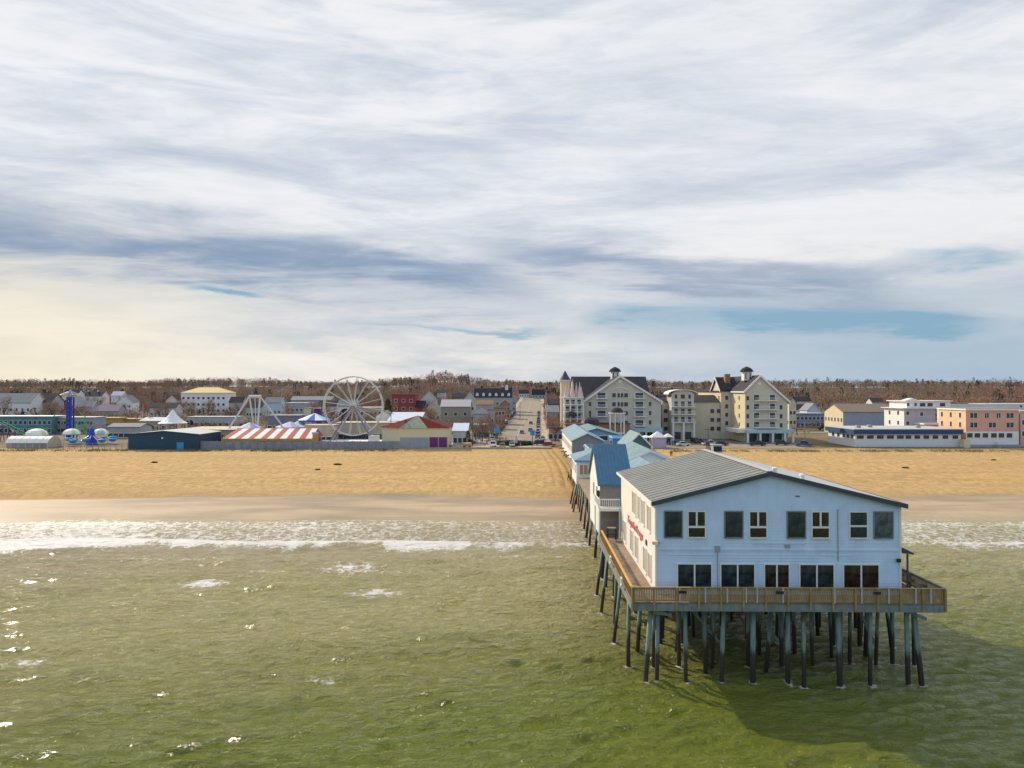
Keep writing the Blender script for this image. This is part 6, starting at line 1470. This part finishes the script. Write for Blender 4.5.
# ================================================================== vehicles
C_gl = glass_mat('car_glass', (.01, .012, .015), .1); C_ty = mat('tyre', (.02, .02, .02), .8, .1); C_rim = mat('wheel_rim', (.4, .4, .4), .4, .05, metal=.6)
def car_paint(n_, c): return mat('car_' + n_, c, .28, .03, .5)
_car = {}
def car_mesh(kind, col, cm):
    if (kind, col) in _car: return _car[(kind, col)]
    L, W, H = {'car': (4.5, 1.8, 1.45), 'suv': (4.7, 1.9, 1.75), 'pickup': (5.4, 1.95, 1.8), 'van': (5.0, 1.95, 2.1)}[kind]
    m = MB(); hb = .95 if kind != 'car' else .85; a = W / 2
    def sec(prof, w0, w1): # body profile in (y,z), extruded over x with tumblehome
        pass
    low = [(0, .35), (L, .35), (L, hb * .8), (L - .15, hb), (1.0 if kind != 'pickup' else 1.2, hb), (.12, hb * .86), (0, hb * .7)]
    m.extr_x(low, -a, a, cm); body = m
    cab = {'car': [(1.2, hb), (L - .55, hb), (L - 1.15, H), (1.9, H)], 'suv': [(1.1, hb), (L - .1, hb), (L - .35, H), (1.7, H)], 'pickup': [(1.3, hb), (3.2, hb), (3.1, H), (1.9, H)], 'van': [(.7, hb), (L - .05, hb), (L - .15, H), (1.3, H)]}[kind]
    n = len(cab); tb_ = .16
    vs = [(-a + .06, y, z) if z < H else (-a + tb_ + .06, y, z) for y, z in cab] + [(a - .06, y, z) if z < H else (a - tb_ - .06, y, z) for y, z in cab]
    g = MB(); g.raw(vs, [(3, 2, 1, 0), (4, 5, 6, 7), (0, 1, 5, 4), (1, 2, 6, 5), (3, 0, 4, 7)], C_gl)
    ym = min(y for y, z in cab if z >= H); yM = max(y for y, z in cab if z >= H)
    m.box(-a + tb_ + .04, a - tb_ - .04, ym - .03, yM + .03, H - .03, H + .03, cm)
    for (y0, z0), (y1, z1) in ((cab[0], cab[3]), (cab[1], cab[2])):
        for s in (-1, 1): m.bar((s * (a - .06), y0, z0), (s * (a - tb_ - .06), y1, z1), .09, cm, .09)
    if kind == 'pickup': m.box(-a + .1, a - .1, 3.3, L - .1, hb + .002, hb + .01, C_ty)
    wh = MB(); 
    wh.tube([(-.11, 0, 0), (.11, 0, 0)], .34, C_ty, 14); rm = MB().tube([(-.125, 0, 0), (.125, 0, 0)], .19, C_rim, 10)
    hl = MB().box(-.2, .2, -.03, .03, 0, .14, C_rim)
    _car[(kind, col)] = (m.mesh('body'), g.mesh('windows'), wh.mesh('tyre'), rm.mesh('rim'), hl.mesh('headlight'), L, W, hb); return _car[(kind, col)]
CARC = {'white': (.75, .75, .74), 'black': (.012, .012, .014), 'silver': (.42, .43, .44), 'blue': (.03, .09, .30), 'red': (.35, .03, .03), 'grey': (.14, .15, .16), 'tan': (.38, .32, .22), 'dark blue': (.015, .03, .09), 'dark green': (.02, .07, .04)}
def car(px, D, rot, col, kind, label, group=None, x=None, name=None):
    x = X_at(px, D) if x is None else x
    b_, g_, ty, rm, hl, L, W, hb = car_mesh(kind, col, car_paint(col.replace(' ', '_'), CARC[col]))
    g0 = max(G(x, D), 3.40 + .0 if -30 < x < 13 and 227 < D < 252 else -9) + .08
    o = thing(name or {'car': 'parked_car', 'suv': 'parked_suv', 'pickup': 'pickup_truck', 'van': 'parked_van'}[kind], label, {'car': 'car', 'suv': 'car', 'pickup': 'pickup truck', 'van': 'van'}[kind], (x, D, g0), rot, group)
    obj('body', b_, o); obj('windows', g_, o)
    for s in (-1, 1):
        for yy in (.85, L - .9): w_ = obj('wheel', ty, o, (s * (W / 2 - .08), yy, .34)); obj('rim', rm, w_)
        obj('headlight', hl, o, (s * (W / 2 - .32), .02, hb * .62))
    return o
car(492.8, 232, 0, 'white', 'suv', 'white suv parked nose-out on the plaza behind the sea wall, leftmost of three', 'cars on the plaza')
car(502.5, 232, PI, 'tan', 'car', 'tan car parked between the white suv and the silver car on the plaza', 'cars on the plaza')
car(512, 232, 0, 'silver', 'car', 'silver car parked rightmost of three behind the sea wall', 'cars on the plaza')
car(476, 247, R(70), 'dark blue', 'car', 'dark blue car parked sideways at the left edge of the plaza', 'cars on the plaza')
car(452.6, 233, R(80), 'silver', 'car', 'silver car parked beside the wall of the small ticket hall')
car(548, 240, R(90), 'dark blue', 'suv', 'dark blue suv parked across in front of the low pink shop', 'cars near the pier entrance')
car(556, 236, R(80), 'red', 'car', 'dark red car parked at the pier entrance', 'cars near the pier entrance')
car(543, 262, 0, 'silver', 'car', 'silver car parked at the right kerb just past the plaza', 'cars near the pier entrance')
for i, (px, col, kind, lab) in enumerate(((673, 'dark blue', 'suv', 'dark blue suv parked right of the white market tents, in the second row'), (681, 'blue', 'car', 'bright blue car parked right of the white market tents'), (690, 'white', 'car', 'white car parked alone in the row nearest the sand before the arched bay'), (698, 'black', 'suv', 'black suv parked under the balconies right of the arched bay'), (706, 'grey', 'car', 'grey car parked next to the black suv under the hotel link'), (717.5, 'white', 'pickup', 'white pickup truck parked at the corner of the sunlit hotel side'), (728, 'black', 'car', 'black car parked right of the white pickup truck'), (765, 'black', 'pickup', 'black pickup truck parked in front of the tan gabled hotel shopfronts'), (788, 'dark green', 'suv', 'dark green suv parked at the right corner of the tan gabled hotel'), (811, 'blue', 'pickup', 'blue pickup truck parked alone between the tan hotel and the low restaurant'))):
    car(px, [244, 241, 238, 249, 249, 240, 239, 238, 241, 237][i], R(90) if i not in (3, 4) else R(10), col, kind, lab, 'cars parked along the beachfront road')
cols = list(CARC); k = 0
for side, s in (('left', -1), ('right', 1)):
    for i in range(18):
        y = 266 + i * 13.5 + (i * 7 % 3) + (6 if s > 0 else 0); col = cols[(i * 2 + (s > 0) * 3) % len(cols)]
        row_ = ['nearest', 'second', 'third', 'fourth', 'fifth', 'sixth', 'seventh', 'eighth', 'ninth', 'tenth', 'eleventh', 'twelfth', 'thirteenth', 'fourteenth', 'fifteenth', 'sixteenth', 'seventeenth', 'farthest'][i]
        car(0, y, (PI if s < 0 else 0), col, 'suv' if i % 3 == 1 else 'car', '%s car in the %s street kerb row, %s from the sea' % (col, side, row_), 'cars parked along the %s kerb' % side, x=main_x(y) + s * 8.6)
for px, D, col, lab in ((531, 372, 'black', 'black car driving down the middle of the main street'), (530.5, 315, 'dark green', 'dark green car driving on the street behind the black car'), (522, 300, 'blue', 'blue car driving at the upper end of the plaza')):
    car(px, D, 0, col, 'car', lab, 'cars driving on the main street', name='car')
vt = thing('yellow_cart', 'small ochre beach cart with dark wheels at the left end of the sea wall', 'cart', (X_at(467, 229), 229.5, 3.4))
MB().box(-1.4, 1.4, -.6, .6, .5, 1.3, T_ochre).box(-1.3, 1.3, -.5, .5, 1.302, 1.7, T_lemon).build('body', vt)
for s in (-1, 1): MB().tube([(s * .9, -.65, .33), (s * .9, .65, .33)], .33, C_ty, 12).build('wheel', vt)

# ================================================================== white tents beside the pier
def ptent(label, p0, p1, D, ye, yt, side=None):
    x0, x1 = X_at(p0, D), X_at(p1, D); W_ = x1 - x0; g = 3.3; ze, zt = Z_at(ye, D) - g, Z_at(yt, D) - g
    o = thing('market_tent', label, 'tent', (x0, D, g), 0, 'white tents right of the pier')
    d_ = min(W_, 6)
    MB().raw([(-.2, -.2, ze), (W_ + .2, -.2, ze), (W_ + .2, d_ + .2, ze), (-.2, d_ + .2, ze), (W_ / 2, d_ / 2, zt)], [(0, 1, 4), (1, 2, 4), (2, 3, 4), (3, 0, 4), (3, 2, 1, 0)], T_canvas).build('canopy', o)
    for x in (0, W_):
        for y in (0, d_): MB().box(x - .06, x + .06, y - .06, y + .06, 0, ze, T_steel).build('post', o)
    if side: MB().box(.07, W_ - .07, .15, d_ - .1, 0, ze - .1, side).build('side_wall', o)
ptent('largest white peaked tent with lilac side walls right of the pier', 652, 666, 229, 437.5, 431.5, mat('lilac_wall', (.48, .42, .55), .7))
ptent('small white flat-peaked tent left of the largest white tent', 641, 652.5, 231, 437.5, 435.5)
ptent('small white tent tucked against the right of the largest tent', 664.5, 673, 236, 437, 433.5)
ptent('low white awning tent nearest the pier kiosk', 636, 646, 226, 442, 440)

# ================================================================== plaza, poles, flags, people
D = 243
hg = thing('hedge_ring', 'oval ring of dark clipped hedge around the small monument on the plaza', 'hedge', (X_at(515, D), D, 3.4))
K_h = mat('hedge_leaves', (.035, .05, .022), .9, .35, 3)
r = np.random.RandomState(2); n = 2600; a = r.rand(n) * 2 * PI; rr = 1 + r.normal(0, .05, n)
P = np.stack([5.6 * rr * np.cos(a), 5.5 * rr * np.sin(a), r.rand(n) * 1.0], 1)
obj('foliage', arr_mesh('foliage', slivers(r, P, r.normal(size=(n, 3)), .45, .3), [K_h]), hg)
MB().tube([(5.5 * math.cos(2 * PI * i / 24), 5.4 * math.sin(2 * PI * i / 24), .45) for i in range(24)], .42, K_h, 8, True).build('core', hg)
mn = thing('monument', 'small pale stone monument in the middle of the hedge ring', 'monument', (X_at(516, D), D, 3.4))
MB().lathe([(1.1, 0), (1.1, .4), (.6, .5), (.5, 1.8), (.7, 1.9), (.3, 2.1), (.25, 3.0), (.05, 3.4)], (0, 0), T_roofl, 10).build('column', mn)
def pole(px, D, h, label, name='utility_pole', arm=True, mt_=None, flag=None):
    x = X_at(px, D); o = thing(name, label, 'pole' if flag is None else 'flagpole', (x, D, max(G(x, D), 3.4)))
    MB().tube([(0, 0, -.3), (0, 0, h)], [.16, .10], mt_ or K_trunk, 7).build('shaft', o)
    if arm: MB().box(-1.1, 1.1, -.06, .06, h - .9, h - .75, mt_ or K_trunk).build('crossarm', o)
    if flag:
        for i, (z_, c_) in enumerate(flag):
            m = MB(); n = 8
            for j in range(n):
                f = lambda q: (.12 + q * 2.0, .18 * math.sin(q * 6), z_ - .12 * q)
                a_, b_ = f(j / n), f((j + 1) / n); m.poly([a_, b_, (b_[0], b_[1], b_[2] + 1.2), (a_[0], a_[1], a_[2] + 1.2)], c_)
            m.build('flag', o, smooth=True)
    return o
pole(546, 345, 17.5, 'very tall pale pole standing at the right side of the street', mt_=T_roofl, arm=False)
pole(472.5, 236, 10.5, 'slim dark pole beside the ticket hall at the left edge of the plaza')
pole(497, 242, 6, 'short dark pole on the left side of the plaza with blue panel', arm=False)
MB().box(-.9, .9, -.2, -.1, 4.2, 5.8, T_sky).build('sign_panel', bpy.data.objects[[o.name for o in bpy.data.objects if o.get('label') == 'short dark pole on the left side of the plaza with blue panel'][0]])
o = pole(532.5, 246, 5.2, 'thin dark pole with a sky blue board right of the hedge ring', arm=False)
MB().box(-.8, .8, -.2, -.1, 3.0, 4.8, T_sky).build('sign_panel', o)
pole(391, 260, 11, 'slim pole rising in front of the pale blue-roofed hall', arm=True)
pole(143, 330, 12, 'white flagpole with a red and white flag on the left behind the navy warehouse', 'flagpole', False, T_steel, [(10.2, T_red), (5.2, T_red)])
pole(157, 332, 6.5, 'short flagpole flying a sky blue flag left of the white peaked tent', 'flagpole', False, T_steel, [(5.0, T_sky)])
pole(116, 320, 8.5, 'grey lamp post with square head behind the ochre shop row', 'street_lamp', True, T_grey)
pole(205, 300, 9, 'thin grey pole behind the roof of the beige shed', arm=False, mt_=T_grey)
pole(708, 226, 7, 'dark lamp post at the edge of the sand in front of the sunlit hotel side', 'street_lamp', True, K_trunk)
pole(805, 250, 8, 'slim grey pole behind the blue pickup truck', arm=True, mt_=T_grey)
pole(372, 560, 17, 'tall thin mast in the trees above the right rim of the ferris wheel', arm=False, mt_=T_grey)
pole(520, 420, 11, 'wooden utility pole on the left side, far up the main street')
pole(541, 480, 10, 'wooden utility pole on the right side, far up the main street')
bl_ = thing('lifeguard_chair', 'small dark wooden beach chair tower on the sand beyond the grey pub roof', 'lifeguard chair', (X_at(708, 214), 214, G(X_at(708, 214), 214)))
for s in (-1, 1):
    for t_ in (-1, 1): MB().bar((s * .8, t_ * .8, -.2), (s * .4, t_ * .4, 2.6), .14, K_trunk).build('leg', bl_)
MB().box(-.6, .6, -.5, .5, 2.6, 2.72, K_trunk).build('seat', bl_); MB().box(-.6, .6, .4, .52, 2.722, 3.6, K_trunk).build('backrest', bl_)

# people: one continuous skinned body each, jacket and trousers as children
def skin_obj(name, verts, edges, radii, mt_, parent=None, sub=1):
    me = bpy.data.meshes.new(name); me.from_pydata(verts, edges, []); o = bpy.data.objects.new(name, me); COL.objects.link(o)
    md = o.modifiers.new('Skin', 'SKIN'); s2 = o.modifiers.new('Sub', 'SUBSURF'); s2.levels = sub; s2.render_levels = sub
    me.materials.append(mt_)
    for i, v in enumerate(me.skin_vertices[0].data): v.radius = (radii[i], radii[i]); v.use_root = (i == 0)
    dg_ = bpy.context.evaluated_depsgraph_get(); m2 = bpy.data.meshes.new_from_object(o.evaluated_get(dg_)); bpy.data.objects.remove(o)
    m2.materials.clear(); m2.materials.append(mt_); m2.polygons.foreach_set('use_smooth', [True] * len(m2.polygons))
    return obj(name, m2, parent)
P_skin = mat('skin', (.45, .27, .19), .6, .05); P_hair = mat('dark_hair', (.03, .02, .015), .7, .1)
PCOL = {'red': (.4, .04, .04), 'black': (.02, .02, .022), 'navy': (.02, .035, .10), 'white': (.7, .7, .68), 'teal': (.05, .25, .27), 'grey': (.2, .2, .21), 'blue jeans': (.06, .10, .2), 'tan': (.4, .3, .18), 'orange': (.6, .2, .04)}
_pp = {}
def person(px, D, rot, jk, tr, step, label, group=None, x=None):
    x = X_at(px, D) if x is None else x; g = max(G(x, D), 3.40 if -30 < x < 13 and 227 < D < 252 else -9)
    r_ = thing('person', label, 'person', (x, D, g), rot, group); key = (jk, tr, step)
    if key not in _pp:
        s = step
        V = [(0, 0, .95), (0, 0, 1.2), (0, 0, 1.42), (0, 0, 1.53), (0, -.02, 1.66), (-.18, 0, 1.42), (-.25, -s * .12, 1.14), (-.24, -s * .25 - .05, .90), (-.24, -s * .28 - .07, .80), (.18, 0, 1.42), (.25, s * .12, 1.14), (.24, s * .2 - .08, .90), (.24, s * .2 - .1, .80),
             (-.10, 0, .88), (-.11, s * .18, .50), (-.11, s * .36, .09), (-.11, s * .36 - .16, .04), (.10, 0, .88), (.11, -s * .2, .50), (.11, -s * .32, .09), (.11, -s * .32 - .16, .04)]
        E = [(0, 1), (1, 2), (2, 3), (3, 4), (2, 5), (5, 6), (6, 7), (7, 8), (2, 9), (9, 10), (10, 11), (11, 12), (0, 13), (13, 14), (14, 15), (15, 16), (0, 17), (17, 18), (18, 19), (19, 20)]
        Rd = [.14, .13, .13, .055, .11, .06, .045, .035, .04, .06, .045, .035, .04, .085, .06, .045, .04, .085, .06, .045, .04]
        b_ = skin_obj('body', V, E, Rd, P_skin, r_)
        jv = [0, 1, 2, 5, 6, 7, 9, 10, 11]; im = {q: i for i, q in enumerate(jv)}
        j_ = skin_obj('jacket', [V[q] for q in jv], [(im[a], im[c]) for a, c in E if a in im and c in im], [.175, .165, .15, .08, .065, .055, .08, .065, .055], mat('cloth_' + jk.replace(' ', '_'), PCOL[jk], .85, .08), r_)
        tv = [0, 13, 14, 15, 17, 18, 19]; im = {q: i for i, q in enumerate(tv)}
        t_ = skin_obj('trousers', [V[q] for q in tv], [(im[a], im[c]) for a, c in E if a in im and c in im], [.16, .105, .08, .065, .105, .08, .065], mat('cloth_' + tr.replace(' ', '_'), PCOL[tr], .85, .08), r_)
        h_ = MB().lathe([(.11, 1.63), (.128, 1.69), (.115, 1.76), (.06, 1.80), (.01, 1.81)], (0, .01), P_hair, 10).build('hair', r_, smooth=True)
        _pp[key] = [b_.data, j_.data, t_.data, h_.data]
    else:
        for nm, me in zip(('body', 'jacket', 'trousers', 'hair'), _pp[key]): obj(nm, me, r_)
    return r_
person(568.5, 158, R(70), 'black', 'navy', 1, 'person in black walking alone on the sand beside the raked piles of the bay hut')
person(670.5, 208, R(-60), 'red', 'black', 1, 'person in a red jacket on the sand beyond the grey pub roof, standing left', 'pair on the beach')
person(671.8, 208.5, R(60), 'black', 'black', 0, 'person all in black on the sand beyond the pub roof, right of the red jacket', 'pair on the beach')
for px, D, ro_, jk, tr_c, st_, lab in ((485, 236, 0, 'white', 'blue jeans', 1, 'person in a white top and jeans walking between the dark pole and the white suv'), (487, 245, 1, 'red', 'black', 0, 'person in a red jacket standing behind the dark pole on the plaza'),
        (520.5, 233, 2, 'navy', 'tan', 1, 'person in a navy jacket and tan trousers walking right of the silver car'), (532, 234, 3, 'black', 'black', 1, 'person in black walking below the sky blue board'), (534, 238, 3.2, 'teal', 'black', 0, 'person in a teal jacket standing under the sky blue board'),
        (544, 243, 1, 'navy', 'white', 1, 'person in a navy jacket and white trousers on the right pavement'), (545.5, 236, .4, 'red', 'blue jeans', 0, 'person in a red jacket and jeans standing near the pier entrance'), (538, 256, 2.4, 'white', 'black', 1, 'person in a white top crossing the street above the plaza'),
        (500, 257, 0, 'orange', 'black', 1, 'person in an orange jacket walking behind the hedge ring'), (506, 262, 2, 'grey', 'blue jeans', 0, 'person in a grey jacket standing behind the hedge ring'), (481, 252, 5, 'teal', 'tan', 1, 'person in a teal jacket and tan trousers near the shop front')):
    person(px, D, ro_, jk, tr_c, st_, lab, 'people on the plaza')
